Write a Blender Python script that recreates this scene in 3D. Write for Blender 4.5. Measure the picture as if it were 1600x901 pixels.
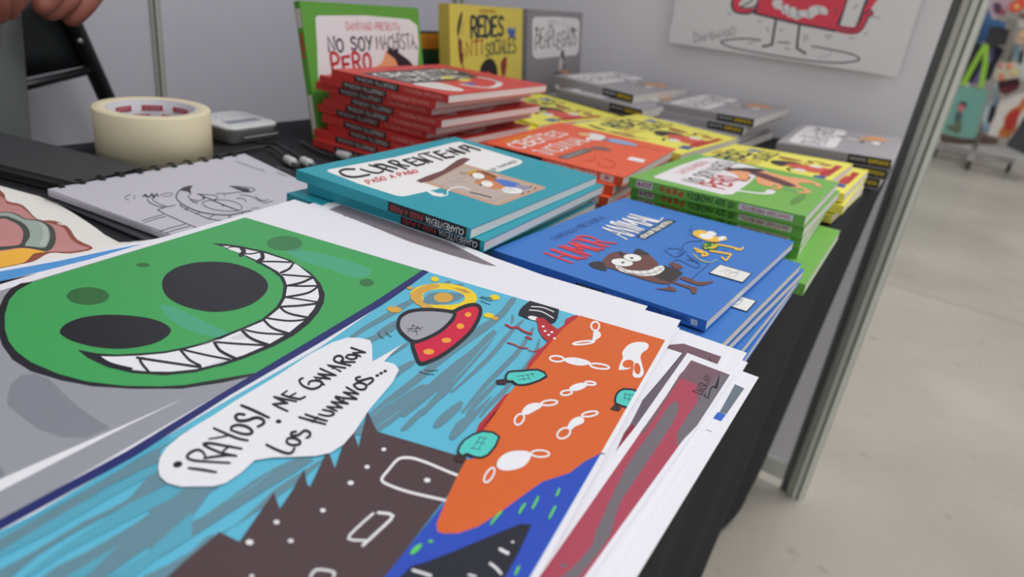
import bpy, math, random
from mathutils import Vector, Matrix
random.seed(7)
S = bpy.context.scene
COL = S.collection
for o in list(bpy.data.objects): bpy.data.objects.remove(o)

# ------------------------------------------------------------------ camera, world, lights, exposure
V = Vector
EX = V((0.81852673, 0.32374384, -0.47455655))   # world X (across the table) seen in camera axes (right, down, forward)
EY = V((0.56140803, -0.27565087, 0.78028048))   # world Y (along the table)
EZ = V((0.12179908, -0.90510028, -0.40738))     # world Z
CAM = V((0, 0, 0.94)); FPX = 1080.0; TZ = 0.732
cd = bpy.data.cameras.new('camera'); cam = bpy.data.objects.new('camera', cd); COL.objects.link(cam)
rx = V((EX[0], EY[0], EZ[0])).normalized(); dn = V((EX[1], EY[1], EZ[1])); fw = V((EX[2], EY[2], EZ[2]))
fw = (fw - rx*fw.dot(rx)).normalized(); dn = fw.cross(rx)
m = Matrix((( rx.x, -dn.x, -fw.x), (rx.y, -dn.y, -fw.y), (rx.z, -dn.z, -fw.z))).to_4x4(); m.translation = CAM
cam.matrix_world = m
cd.sensor_width = 36; cd.lens = 36*FPX/1600; cd.clip_start = 0.01; cd.clip_end = 100
cd.dof.use_dof = True; cd.dof.focus_distance = 0.375; cd.dof.aperture_fstop = 8.0
S.camera = cam

w = bpy.data.worlds.new('world'); S.world = w; w.use_nodes = True
bg = w.node_tree.nodes['Background']; bg.inputs[0].default_value = (0.93, 0.95, 1.0, 1); bg.inputs[1].default_value = 0.47
def area(name, loc, size, power, rot=(0, 0, 0), col=(1, 1, 1), sy=None):
    l = bpy.data.lights.new(name, 'AREA'); l.energy = power; l.color = col; l.shape = 'RECTANGLE'; l.size = size; l.size_y = sy or size
    o = bpy.data.objects.new(name, l); COL.objects.link(o); o.location = loc; o.rotation_euler = rot
    o['label'] = 'hall ceiling lamp'; o['category'] = 'lamp'
    return o
area('hall_lamp', (2.1, 0.35, 4.6), 1.8, 46, (0, 0, 0), (1, 0.985, 0.96), 1.6)
area('hall_lamp', (0.9, 2.6, 4.8), 1.8, 104, (0, 0, 0), (1, 0.985, 0.96), 1.6)
area('hall_lamp', (3.2, 6.2, 5.2), 1.6, 66, (0, 0, 0), (1, 0.985, 0.96), 1.6)
S.view_settings.view_transform = 'Standard'; S.view_settings.look = 'None'
S.view_settings.exposure = 0.0; S.view_settings.gamma = 1.0; S.view_settings.use_curve_mapping = False

# ------------------------------------------------------------------ helpers
KEXP = 0.86
def lin(c, k=KEXP):
    out = []
    for v in c:
        v = v/255.0
        v = v/12.92 if v <= 0.04045 else ((v+0.055)/1.055)**2.4
        out.append(min(0.92, v/k))
    return tuple(out)+(1,)
MC = {}
def mat(rgb, rough=0.5, k=KEXP, metal=0.0, noise=0.04, nscale=60.0, bump=0.0, stretch=None, spec=0.5, name=None):
    key = (tuple(rgb), rough, k, metal, noise, nscale, bump, stretch, spec)
    if key in MC: return MC[key]
    M = bpy.data.materials.new(name or 'mat_%02x%02x%02x' % tuple(int(c) for c in rgb)); M.use_nodes = True
    nt = M.node_tree; b = nt.nodes['Principled BSDF']; c = lin(rgb, k)
    b.inputs['Roughness'].default_value = rough; b.inputs['Metallic'].default_value = metal
    b.inputs['Specular IOR Level'].default_value = spec
    tc = nt.nodes.new('ShaderNodeTexCoord'); nz = nt.nodes.new('ShaderNodeTexNoise'); nz.inputs['Scale'].default_value = nscale
    nz.inputs['Detail'].default_value = 3
    src = tc.outputs['Object']
    if stretch:
        mp = nt.nodes.new('ShaderNodeMapping'); mp.inputs['Scale'].default_value = stretch
        nt.links.new(src, mp.inputs[0]); src = mp.outputs[0]
    nt.links.new(src, nz.inputs['Vector'])
    mx = nt.nodes.new('ShaderNodeMix'); mx.data_type = 'RGBA'
    mx.inputs[6].default_value = tuple(x*(1-noise) for x in c[:3])+(1,)
    mx.inputs[7].default_value = tuple(min(1, x*(1+noise)) for x in c[:3])+(1,)
    nt.links.new(nz.outputs['Fac'], mx.inputs[0]); nt.links.new(mx.outputs[2], b.inputs['Base Color'])
    if bump:
        bp = nt.nodes.new('ShaderNodeBump'); bp.inputs['Strength'].default_value = bump; bp.inputs['Distance'].default_value = 0.002
        nt.links.new(nz.outputs['Fac'], bp.inputs['Height']); nt.links.new(bp.outputs[0], b.inputs['Normal'])
    MC[key] = M
    return M
def ray(p):
    v = V((p[0]-800, p[1]-450.5, FPX)); return V((v.dot(EX), v.dot(EY), v.dot(EZ)))
def onplane(p, P0, N):
    D = ray(p); return CAM + D*((P0-CAM).dot(N)/D.dot(N))
def up(p, z): return onplane(p, V((0, 0, TZ+z)), V((0, 0, 1)))
def onY(p, y): return onplane(p, V((0, y, 0)), V((0, 1, 0)))
def onX(p, x): return onplane(p, V((x, 0, 0)), V((1, 0, 0)))
def tag(o, label=None, cat=None, group=None, kind=None):
    if label: o['label'] = label
    if cat: o['category'] = cat
    if group: o['group'] = group
    if kind: o['kind'] = kind
    return o
def empty(name, loc, label, cat, group=None):
    o = bpy.data.objects.new(name, None); COL.objects.link(o); o.location = loc; o.empty_display_size = 0.02
    return tag(o, label, cat, group)
class MB:
    """collects geometry in world coordinates; build() links ONE mesh object, coordinates relative to org"""
    def __init__(s): s.v = []; s.f = []; s.mi = []; s.sm = []; s.cur = 0; s.smooth = False
    def add(s, vs, fs):
        b = len(s.v); s.v += [V(x) for x in vs]
        for f in fs: s.f.append([b+i for i in f]); s.mi.append(s.cur); s.sm.append(s.smooth)
    def box(s, lo, hi):
        x0, y0, z0 = lo; x1, y1, z1 = hi
        s.add([(x0,y0,z0),(x1,y0,z0),(x1,y1,z0),(x0,y1,z0),(x0,y0,z1),(x1,y0,z1),(x1,y1,z1),(x0,y1,z1)],
              [(3,2,1,0),(4,5,6,7),(0,1,5,4),(1,2,6,5),(2,3,7,6),(3,0,4,7)])
    def prism(s, pts, off):
        """pts: polygon of world points, extruded by vector off"""
        n = len(pts); pts = [V(p) for p in pts]; off = V(off)
        nr = sum(((pts[i]-pts[0]).cross(pts[(i+1) % n]-pts[0]) for i in range(n)), V((0,0,0)))
        if nr.dot(off) > 0: pts = pts[::-1]
        s.add(pts+[p+off for p in pts], [list(range(n)), list(range(2*n-1, n-1, -1))] + [(i, n+i, n+(i+1) % n, (i+1) % n)[::-1] for i in range(n)][::1])
    def tube(s, pts, r, n=10, caps=True):
        pts = [V(p) for p in pts]; rs = r if isinstance(r, (list, tuple)) else [r]*len(pts)
        prev = None; vs = []
        for i, p in enumerate(pts):
            t = (pts[min(i+1, len(pts)-1)]-pts[max(i-1, 0)]).normalized()
            a = prev if prev is not None else (V((0,0,1)) if abs(t.z) < 0.9 else V((1,0,0)))
            a = (a - t*a.dot(t)).normalized(); prev = a; b = t.cross(a)
            for k in range(n):
                th = 2*math.pi*k/n; vs.append(p+(a*math.cos(th)+b*math.sin(th))*rs[i])
        fs = []
        for i in range(len(pts)-1):
            for k in range(n): fs.append((i*n+k, i*n+(k+1) % n, (i+1)*n+(k+1) % n, (i+1)*n+k))
        if caps: fs += [list(range(n))[::-1], [(len(pts)-1)*n+k for k in range(n)]]
        s.add(vs, fs)
    def lathe(s, prof, c, n=64, close=True):
        c = V(c); vs = []; m_ = len(prof)
        for k in range(n):
            th = 2*math.pi*k/n
            for (r, z) in prof: vs.append(c+V((r*math.cos(th), r*math.sin(th), z)))
        fs = []
        for k in range(n):
            for i in range(m_ if close else m_-1):
                j = (i+1) % m_; k2 = (k+1) % n
                fs.append((k*m_+i, k2*m_+i, k2*m_+j, k*m_+j))
        s.add(vs, fs)
    def build(s, name, mats, parent=None, org=None, bevel=0, **tg):
        if not isinstance(mats, (list, tuple)): mats = [mats]
        if org is None: org = parent_org(parent) if parent else V((0,0,0))
        M = parent['_m'] if (parent is not None and '_m' in parent) else None
        me = bpy.data.meshes.new(name); me.from_pydata([tuple(v-org) for v in s.v], [], s.f)
        for mt in mats: me.materials.append(mt)
        me.polygons.foreach_set('material_index', s.mi); me.polygons.foreach_set('use_smooth', s.sm)
        me.update()
        o = bpy.data.objects.new(name, me); COL.objects.link(o)
        if parent: o.parent = parent
        else: o.location = org
        if bevel:
            bv = o.modifiers.new('bevel', 'BEVEL'); bv.width = bevel; bv.segments = 2; bv.limit_method = 'ANGLE'
        tag(o, **tg)
        return o
def parent_org(p):
    o = V((0,0,0))
    while p is not None: o = o+p.location; p = p.parent
    return o
def catmull(pts, closed=False, n=5):
    out = []; L = len(pts)
    if L < 3: return pts
    for i in range(L if closed else L-1):
        g = (lambda j: pts[j % L]) if closed else (lambda j: pts[max(0, min(L-1, j))])
        p0, p1, p2, p3 = g(i-1), g(i), g(i+1), g(i+2)
        for k in range(n):
            t = k/n
            out.append(tuple(0.5*(2*b+(c-a)*t+(2*a-5*b+4*c-d)*t*t+(-a+3*b-3*c+d)*t**3) for a, b, c, d in zip(p0, p1, p2, p3)))
    if not closed: out.append(tuple(pts[-1]))
    return out
def crop(x0, y0, s): return lambda p: (x0+p[0]/s, y0+p[1]/s)
FONT = {
'A': [[(0,0),(.5,1),(1,0)],[(.2,.38),(.8,.38)]], 'B': [[(0,0),(0,1),(.7,.95),(.8,.75),(.6,.55),(0,.52)],[(.6,.55),(.95,.35),(.85,.08),(0,0)]],
'C': [[(.95,.85),(.6,1),(.2,.85),(0,.5),(.15,.15),(.55,0),(1,.15)]], 'D': [[(0,0),(0,1),(.6,.9),(1,.55),(.8,.15),(0,0)]],
'E': [[(.95,1),(0,.97),(0,0),(1,.02)],[(0,.52),(.75,.52)]], 'F': [[(.95,1),(0,.97),(0,0)],[(0,.52),(.75,.52)]],
'G': [[(.9,.88),(.5,1),(.1,.75),(0,.4),(.25,.05),(.7,.03),(.95,.25),(.95,.48),(.5,.48)]], 'H': [[(0,0),(0,1)],[(1,0),(1,1)],[(0,.5),(1,.5)]],
'I': [[(.5,0),(.5,1)]], 'J': [[(.8,1),(.8,.2),(.5,0),(.1,.15)]], 'K': [[(0,0),(0,1)],[(.9,1),(0,.45),(1,0)]],
'L': [[(.05,1),(0,0),(.95,.05)]], 'M': [[(0,0),(.1,1),(.5,.35),(.9,1),(1,0)]], 'N': [[(0,0),(.05,1),(.92,0),(1,1)]],
'O': [[(.5,1),(.12,.85),(0,.45),(.2,.08),(.55,0),(.9,.2),(1,.6),(.8,.93),(.5,1)]], 'P': [[(0,0),(0,1),(.7,.98),(.95,.75),(.7,.5),(0,.45)]],
'Q': [[(.5,1),(.1,.8),(0,.4),(.25,.05),(.6,0),(.95,.3),(.95,.7),(.5,1)],[(.6,.3),(1,-.1)]],
'R': [[(0,0),(0,1),(.7,.98),(.9,.75),(.65,.52),(0,.48)],[(.4,.48),(1,0)]], 'S': [[(.92,.88),(.5,1),(.12,.82),(.2,.6),(.75,.42),(.92,.2),(.5,0),(.05,.12)]],
'T': [[(0,1),(1,1)],[(.5,1),(.5,0)]], 'U': [[(0,1),(.03,.25),(.4,0),(.85,.12),(1,1)]], 'V': [[(0,1),(.5,0),(1,1)]],
'Y': [[(0,1),(.5,.5)],[(1,1),(.35,0)]], 'Z': [[(0,1),(1,1),(0,0),(1,0)]], 'X': [[(0,0),(1,1)],[(0,1),(1,0)]],
'i': [[(.5,0),(.5,.68)],[(.5,.95),(.5,1)]], '!': [[(.5,.35),(.5,1)],[(.5,0),(.5,.04)]], '\u00a1': [[(.5,-.1),(.5,.6)],[(.5,.98),(.5,1.02)]],
'.': [[(.4,0),(.42,.03)]], ',': [[(.5,.1),(.3,-.15)]], ':': [[(.5,.2),(.5,.23)],[(.5,.7),(.5,.73)]],
'0': [[(.5,1),(.1,.8),(.05,.3),(.5,0),(.95,.3),(.9,.8),(.5,1)]], '1': [[(.2,.8),(.55,1),(.55,0)]],
'2': [[(.05,.8),(.5,1),(.9,.75),(.6,.4),(0,0),(1,0)]], '9': [[(.9,.65),(.5,.45),(.1,.7),(.5,1),(.9,.75),(.85,.3),(.4,0)]], '-': [[(.1,.5),(.9,.5)]],
}
class Art:
    """flat print: polygons and brush strokes laid on a plane (N) in thin successive layers"""
    STEP = 3e-6
    def __init__(s, fn, N, px=True, h0=6e-5, rough=0.42, k=KEXP):
        s.fn = fn; s.N = V(N).normalized(); s.px = px; s.h = h0; s.v = []; s.f = []; s.mi = []; s.mats = []; s.rough = rough; s.k = k
    def _m(s, col):
        mt = mat(col, s.rough, s.k, noise=0.015, nscale=300, spec=0.28)
        if mt not in s.mats: s.mats.append(mt)
        return s.mats.index(mt)
    def W(s, p, K): return s.fn(K(p) if K else p)
    def poly(s, col, pts):
        nr = V((0,0,0))
        for i in range(1, len(pts)-1): nr += (pts[i]-pts[0]).cross(pts[i+1]-pts[0])
        if nr.dot(s.N) < 0: pts = pts[::-1]
        b = len(s.v); s.v += [p+s.N*s.h for p in pts]; s.f.append(list(range(b, b+len(pts)))); s.mi.append(s._m(col))
    def fill(s, col, pts, K=None, sm=0):
        if sm: pts = catmull(pts, True, sm)
        s.poly(col, [s.W(p, K) for p in pts]); s.h += s.STEP
    def ell(s, col, c, rx_, ry_, K=None, rot=0, n=20):
        a = math.radians(rot); P = []
        for i in range(n):
            t = 2*math.pi*i/n; x, y = rx_*math.cos(t), ry_*math.sin(t)
            P.append((c[0]+x*math.cos(a)-y*math.sin(a), c[1]+x*math.sin(a)+y*math.cos(a)))
        s.fill(col, P, K)
    def line(s, col, pts, wd, K=None, sm=4, taper=0, closed=False):
        if sm and len(pts) > 2: pts = catmull(pts, closed, sm)
        if closed: pts = list(pts)+[pts[0]]
        if s.px:      # brush width as seen: build the ribbon in the picture plane of the print, then lay it on the sheet
            Q = [V((*(K(p) if K else p), 0)) for p in pts]; n_ = V((0, 0, 1)); tol = .04; hw = 0.5*wd; put = lambda q: s.fn((q.x, q.y))
        else:
            Q = [s.fn(K(p) if K else p) for p in pts]; n_ = s.N; tol = 2e-5; hw = 0.75*wd*0.001; put = lambda q: q
        P = [Q[0]]
        for p in Q[1:]:
            if (p-P[-1]).length > tol: P.append(p)
        if len(P) < 2: P = [P[0], P[0]+V((tol*8, 0, 0))]
        n = len(P); mi = s._m(col); L = []; R = []; ws = []
        for i in range(n):
            t = (P[min(i+1, n-1)]-P[max(i-1, 0)]).normalized(); side = n_.cross(t).normalized()
            u = i/(n-1); q = hw*(1-taper*abs(2*u-1)**2); ws.append(q); mt = 1.0
            if 0 < i < n-1:
                c = (P[i]-P[i-1]).normalized().dot((P[i+1]-P[i]).normalized()); mt = min(1.35, 1/max(0.35, math.sqrt(max(0, (1+c)/2))+1e-6))
            L.append(P[i]+side*q*mt); R.append(P[i]-side*q*mt)
        faces = [([L[i], R[i], R[i+1], L[i+1]], i) for i in range(n-1)]
        for e, sg in ((0, -1), (n-1, 1)):
            t = (P[1]-P[0]).normalized() if e == 0 else (P[-1]-P[-2]).normalized(); side = n_.cross(t).normalized()
            faces.append(([P[e]+(side*math.cos(a)+t*sg*math.sin(a))*ws[e] for a in [math.pi*k/5 for k in range(6)]], e))
        for pl_, i in faces:
            W3 = [put(q)+s.N*(s.h+i*1e-7) for q in pl_]
            nr = V((0, 0, 0))
            for k in range(1, len(W3)-1): nr += (W3[k]-W3[0]).cross(W3[k+1]-W3[0])
            if nr.dot(s.N) < 0: W3 = W3[::-1]
            b = len(s.v); s.v += W3; s.f.append(list(range(b, b+len(W3)))); s.mi.append(mi)
        s.h += s.STEP + n*1e-7
    def text(s, txt, col, p0, p1, u0, u1=None, wd=1.0, K=None, gap=0.32, jit=0.05, space=0.7, bold=None):
        u1 = u1 or u0; rnd = random.Random(hash(len(txt))+ord(txt[0])); adv = []
        for ch in txt: adv.append(space if ch == ' ' else (0.35 if ch in 'Ii!\u00a1.,:1' else (1.25 if ch == 'M' else 1.0)))
        tot = sum(adv)+gap*(len(txt)-1); x = 0.0
        d = (p1[0]-p0[0], p1[1]-p0[1])
        for i, ch in enumerate(txt):
            a = adv[i]
            if ch != ' ':
                jy = rnd.uniform(-jit, jit); js = 1+rnd.uniform(-jit, jit)*1.5
                for st in FONT[ch]:
                    P = []
                    for (gx, gy) in st:
                        q = (x+gx*a)/tot; up_ = (u0[0]+(u1[0]-u0[0])*q, u0[1]+(u1[1]-u0[1])*q); gy2 = gy*js+jy
                        P.append((p0[0]+d[0]*q+up_[0]*gy2, p0[1]+d[1]*q+up_[1]*gy2))
                    curved = ch in 'CGOSUDQBPR029' 
                    s.line(col, P, wd*(1.9 if (len(P) == 2 and (abs(st[0][1]-st[1][1]) < .1) and ch in 'i!\u00a1.:') else 1), K, sm=4 if curved else 0)
            x += a+gap
    def build(s, name, parent=None, org=None, inv=None, **tg):
        if org is None: org = parent_org(parent) if parent else V((0,0,0))
        me = bpy.data.meshes.new(name); vs = [v-org for v in s.v]
        if inv is not None: vs = [inv @ v for v in vs]
        me.from_pydata([tuple(v) for v in vs], [], s.f)
        for mt in s.mats: me.materials.append(mt)
        me.polygons.foreach_set('material_index', s.mi); me.update()
        o = bpy.data.objects.new(name, me); COL.objects.link(o)
        if parent: o.parent = parent
        else: o.location = org
        return tag(o, **tg)

PAPER = mat((224, 223, 229), 0.5, noise=0.01, nscale=200)
PAGES = mat((216, 210, 205), 0.75, noise=0.07, nscale=40, stretch=(1, 1, 60))
ALU = mat((160, 162, 154), 0.42, k=0.50, metal=0.0, noise=0.03, nscale=30)
ALUD = mat((84, 88, 82), 0.6, noise=0.05)
BLACKCLOTH = mat((48, 48, 51), 0.95, noise=0.16, nscale=500, bump=0.25, spec=0.15)
BLK = (34, 35, 40)

# ------------------------------------------------------------------ the setting: floor, booth walls, posts
WY = 1.385; WX = -1.098
def floor_mat():
    M = bpy.data.materials.new('polished_concrete'); M.use_nodes = True; nt = M.node_tree; b = nt.nodes['Principled BSDF']
    tc = nt.nodes.new('ShaderNodeTexCoord'); n1 = nt.nodes.new('ShaderNodeTexNoise'); n1.inputs['Scale'].default_value = 1.3; n1.inputs['Detail'].default_value = 8
    n2 = nt.nodes.new('ShaderNodeTexNoise'); n2.inputs['Scale'].default_value = 13; n2.inputs['Detail'].default_value = 6; n2.inputs['Roughness'].default_value = 0.6
    cr = nt.nodes.new('ShaderNodeValToRGB'); cr.color_ramp.elements[0].position = 0.3; cr.color_ramp.elements[1].position = 0.72
    cr.color_ramp.elements[0].color = lin((147, 141, 131)); cr.color_ramp.elements[1].color = lin((174, 168, 157))
    c2 = nt.nodes.new('ShaderNodeValToRGB'); c2.color_ramp.elements[0].position = 0.62; c2.color_ramp.elements[1].position = 0.72
    c2.color_ramp.elements[0].color = (1, 1, 1, 1); c2.color_ramp.elements[1].color = (0.66, 0.62, 0.55, 1)
    mx = nt.nodes.new('ShaderNodeMix'); mx.data_type = 'RGBA'; mx.blend_type = 'MULTIPLY'; mx.inputs[0].default_value = 0.75
    for n in (n1, n2): nt.links.new(tc.outputs['Object'], n.inputs['Vector'])
    nt.links.new(n1.outputs['Fac'], cr.inputs[0]); nt.links.new(n2.outputs['Fac'], c2.inputs[0])
    nt.links.new(cr.outputs[0], mx.inputs[6]); nt.links.new(c2.outputs[0], mx.inputs[7]); nt.links.new(mx.outputs[2], b.inputs['Base Color'])
    rr = nt.nodes.new('ShaderNodeMapRange'); rr.inputs['To Min'].default_value = 0.22; rr.inputs['To Max'].default_value = 0.42
    nt.links.new(n2.outputs['Fac'], rr.inputs[0]); nt.links.new(rr.outputs[0], b.inputs['Roughness'])
    return M
FM = floor_mat()
fl = empty('floor', (0, 0, 0), None, None); fl['kind'] = 'structure'
# large cast slabs with saw-cut joints between them
xs = [-6.0, -2.6, 1.15, 4.9, 8.6]; ys = [-4.0, -0.55, 3.05, 6.6, 10.2, 13.8]
for i in range(len(xs)-1):
    for j in range(len(ys)-1):
        b = MB(); b.box((xs[i]+.003, ys[j]+.003, -.1), (xs[i+1]-.003, ys[j+1]-.003, 0)); b.build('slab', FM, fl)
b = MB(); b.box((xs[0], ys[0], -.12), (xs[-1], ys[-1], -.004)); b.build('joint_bed', mat((120, 114, 104), .8), fl)

PANEL = mat((154, 152, 160), 0.5, k=0.38, noise=0.02, nscale=4)
PANELB = mat((164, 161, 165), 0.5, k=0.395, noise=0.02, nscale=4)
wb = empty('wall_back', (WX/2, WY, 0), None, None); wb['kind'] = 'structure'
b = MB(); b.box((WX+.02, WY, .07), (-.097, WY+.008, 2.42)); b.build('panel', PANELB, wb)
b = MB(); b.box((-.0965, WY+.003, .0), (-.079, WY+.010, 2.44)); b.build('groove_shade', mat((92, 95, 94), .6), wb)  # grey strip added beside the post, its tone standing in for the groove's shadow
for z in (0.03, 2.42):
    b = MB(); b.box((WX+.02, WY-.008, z), (-.097, WY+.012, z+.04)); b.build('rail', ALU, wb)
wl = empty('wall_left', (WX, 0, 0), None, None); wl['kind'] = 'structure'
py = [WY, 0.642, -0.348, -1.338]
for i in range(3):
    b = MB(); b.box((WX-.008, py[i+1]+.009, .07), (WX, py[i]-.009, 2.42)); b.build('panel', PANEL, wl)
    for z in (0.03, 2.42):
        b = MB(); b.box((WX-.016, py[i+1]+.016, z), (WX+.008, py[i]-.016, z+.04)); b.build('rail', ALU, wl)
def post(x, y, parent, R=.0225):
    """extruded eight-groove exhibition post: alternating flat ridges and dark grooves"""
    pts = []
    for k in range(8):
        a = math.pi/4*k
        for da, r in ((-.24, R), (.24, R), (.27, R*.66), (math.pi/4-.27, R*.66)): pts.append((x+r*math.cos(a+da), y+r*math.sin(a+da)))
    b = MB(); P = [V((p[0], p[1], .0)) for p in pts]; n = len(P); Q = [p+V((0, 0, 2.48)) for p in P]
    b.v = P+Q
    for i in range(n):
        b.f.append([i, (i+1) % n, n+(i+1) % n, n+i]); b.mi.append(1 if i % 4 == 2 else 0); b.sm.append(False)
    b.f.append(list(range(2*n-1, n-1, -1))[::-1]); b.mi.append(0); b.sm.append(False)
    b.build('post', [ALU, ALUD], parent)
post(-.0645, WY+.006, wb, .0195); post(WX, WY, wb)
for y in py[1:]: post(WX-.003, y, wl, .0105)

# ------------------------------------------------------------------ table with its cloth
tb = empty('folding_table', (-.425, .43, 0), 'long folding table hidden under the black cloth', 'table')
b = MB(); b.box((-.748, -.47, TZ-.03), (-.102, 1.343, TZ-.003)); b.build('tabletop', mat((190, 188, 182), .6), tb, bevel=.002)
for sx in (-.68, -.17):
    for sy in (-.35, 1.22):
        b = MB(); b.tube([(sx, sy, 0), (sx, sy, TZ-.03)], .014); b.build('leg', ALUD, tb)
b = MB(); b.smooth = True
X0, X1, Y0, Y1 = -.75, -.10, -.475, 1.345
per = []   # perimeter points, rounded corners
def edge(a, c, n):
    for i in range(n): per.append((a[0]+(c[0]-a[0])*i/n, a[1]+(c[1]-a[1])*i/n))
edge((X1, Y0), (X1, Y1), 90); edge((X1, Y1), (X0, Y1), 34); edge((X0, Y1), (X0, Y0), 90); edge((X0, Y0), (X1, Y0), 34)
n = len(per); cx_, cy_ = (X0+X1)/2, (Y0+Y1)/2
rows = [(0, TZ-.001, 0)] + [(.002, TZ-.003, 0), (.004, TZ-.012, .02)] + [(0.0, TZ-.012-(TZ-.02)*t, t) for t in [.08, .18, .3, .45, .6, .75, .88, .985]]
vs = []
for ri, (o_, z_, t_) in enumerate(rows):
    for i, (x, y) in enumerate(per):
        s_ = i*.0145
        nx = 1 if (x == X1) else (-1 if x == X0 else 0); ny = 1 if y == Y1 and x != X1 else (-1 if y == Y0 else 0)
        if x == X1 and y == Y1: ny = 1
        fold = (math.sin(s_*21)+.6*math.sin(s_*37+1.3)+.5*math.sin(s_*9.7))*.008*min(1, t_*1.6)
        inw = -.044*t_ if nx == 1 else 0.0
        oo = o_+fold+inw
        if nx == 1 and y > Y1-.12: oo -= (fold-.001)*(1-(Y1-y)/.12)
        oy = o_+min(abs(fold), .012)*.8
        if not nx: oo = oy
        xi = -.044*t_*(1-(X1-x)/.12) if (y == Y1 and x < X1 and X1-x < .12) else 0.0
        vs.append((x+xi+nx*oo, y+ny*oy, z_+(.012*math.sin(s_*11)*t_ if t_ > .9 else 0)))
fs = [(r_*n+i, r_*n+(i+1) % n, (r_+1)*n+(i+1) % n, (r_+1)*n+i)[::-1] for r_ in range(len(rows)-1) for i in range(n)]
b.add(vs, fs); b.smooth = False
b.add([(p[0], p[1], TZ-.001) for p in per], [list(range(n))])
b.build('tablecloth', BLACKCLOTH, org=V((cx_, cy_, 0)), label='black fabric tablecloth covering the table down to the floor', cat='tablecloth')

# ------------------------------------------------------------------ books
BW, BH = .205, .163
def RM(a, b_, c): return Matrix.Rotation(a, 3, 'Z') @ Matrix.Rotation(b_, 3, 'X') @ Matrix.Rotation(c, 3, 'Y')
def copy_tree(o, parent=None):
    c = o.copy(); COL.objects.link(c)
    if parent is not None: c.parent = parent
    for ch in list(o.children): copy_tree(ch, c)
    return c
class Book:
    """closed landscape paperback; local frame: x from spine(-) ... the spine side is the side facing -Y, pages open on +X
    local corners of the cover: L(-h/2,-w/2) T(-h/2,w/2) R(h/2,w/2) N(h/2,-w/2); spine is the L-N... built along x"""
    def __init__(s, nm, c, R, w, h, th, col, label, group, cover_art=None, spine_art=None, pose_px=False, pages=PAGES, rough=.4, spine_px=False):
        # c: centre of the TOP cover (world), R rotation
        s.c = V(c); s.R = R; s.w, s.h, s.th = w, h, th
        root = empty(nm, s.c-R@V((0, 0, th)), label, 'book', group); root.rotation_euler = R.to_euler(); s.root = root
        t = .0006; x, y = h/2, w/2; cm = mat(col, rough, noise=.02, nscale=80, spec=.25)
        def bx(b, lo, hi): b.box(lo, hi)
        b = MB(); 
        b.box((-x, -y, th-t), (x, y, th)); b.box((-x, -y, 0), (x, y, t)); b.box((-x, -y, t), (x, -y+t, th-t))
        b.build('cover', cm, root, org=V((0, 0, 0)))
        b = MB(); b.box((-x+.0006, -y+t, t), (x-.0004, y-.0008, th-t)); b.build('page_block', pages, root, org=V((0, 0, 0)))
        inv = R.inverted()
        if cover_art:
            N = R@V((0, 0, 1))
            if pose_px: A = Art(lambda p: onplane(p, s.c, N), N)
            else: A = Art(lambda p: s.c+R@V(((p[1]-.5)*-1*-h, (p[0]-.5)*w, 0)), N, px=False)
            cover_art(A); A.build('cover_print', root, org=root.location, inv=inv)
        if spine_art:
            N = R@V((0, -1, 0)); P0 = s.c+R@V((0, -w/2, 0))
            if spine_px: A = Art(lambda p: onplane(p, P0, N), N)
            else: A = Art(lambda p: P0+R@V((x-p[0]*h, 0, -th*(p[1]))), N, px=False)   # p=(0..1 from near end to far end, 0 top .. 1 bottom)
            spine_art(A); A.build('spine_print', root, org=root.location, inv=inv)
def corner(s_root, R, h, w, th, which):
    sx, sy = {'L': (-1, -1), 'T': (-1, 1), 'R': (1, 1), 'N': (1, -1)}[which]
    return R@V((sx*h/2, sy*w/2, th))
def stack(bk, q, spec, labels, zstep, z0, name=None):
    """copies of bk under it; spec: list of (corner, px) giving where that corner of each lower cover is seen"""
    out = []
    n = len(spec)
    for i, sp in enumerate(spec):
        k = 1-(i+1)/(n+1.0)
        r = sp[2] if len(sp) > 2 else 0
        R = RM(q[3]+math.radians(r), q[4]*k, q[5]*k)
        z = z0-zstep*(i+1)
        c = copy_tree(bk.root); off = corner(c, R, bk.h, bk.w, bk.th, sp[0])
        mid = R@V((0, 0, bk.th))
        P = up(sp[1], z+(off-mid).z)
        c.location = P-off; c.rotation_euler = R.to_euler(); c['label'] = labels[i]
        out.append(c)
    return out
def mk(nm, q, th, col, label, group, ca, sa, px, spx=False):
    R = RM(q[3], q[4], q[5])
    return Book(nm, (q[0], q[1], TZ+q[2]), R, q[6], q[7], th, col, label, group, ca, sa, px, spine_px=spx)
POSE = {
'teal': [-0.33583, 0.44786, 0.05648, 0.07667, -0.00432, 0.01628, 0.21014, 0.15678],
'blue': [-0.16815, 0.47459, 0.03918, -0.00088, -0.00224, -0.03176, 0.20844, 0.15388],
'green': [-0.1784, 0.7091, 0.0504, 0.04908, -0.02843, -0.03258, 0.20712, 0.16085],
'orange': [-0.36599, 0.72644, 0.04012, 0.12543, -0.00741, 0.01042, 0.2087, 0.16139],
'red': [-0.53551, 0.66475, 0.09073, 0.03807, -0.00313, -0.01108, 0.20426, 0.16467],
'g1': [-0.55247, 1.19465, 0.06096, -0.06934, 0.02, 0.0212, 0.20575, 0.1633],
'g2': [-0.36848, 1.23017, 0.05288, -0.01372, 0.025, -0.04, 0.20619, 0.16541],
'g3': [-0.16185, 1.17525, 0.04394, 0.05619, 0.03, -0.06, 0.20514, 0.15348],
'yA': [-0.55126, 0.91669, 0.0346, -0.11474, -0.00245, 0.02285, 0.205, 0.16239],
'yB': [-0.36411, 0.93066, 0.03684, -0.0363, -0.00094, 0.00974, 0.205, 0.16276],
'yC': [-0.19248, 0.89406, 0.0404, 0.01212, -0.02646, -0.05636, 0.20509, 0.15576]}

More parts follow.
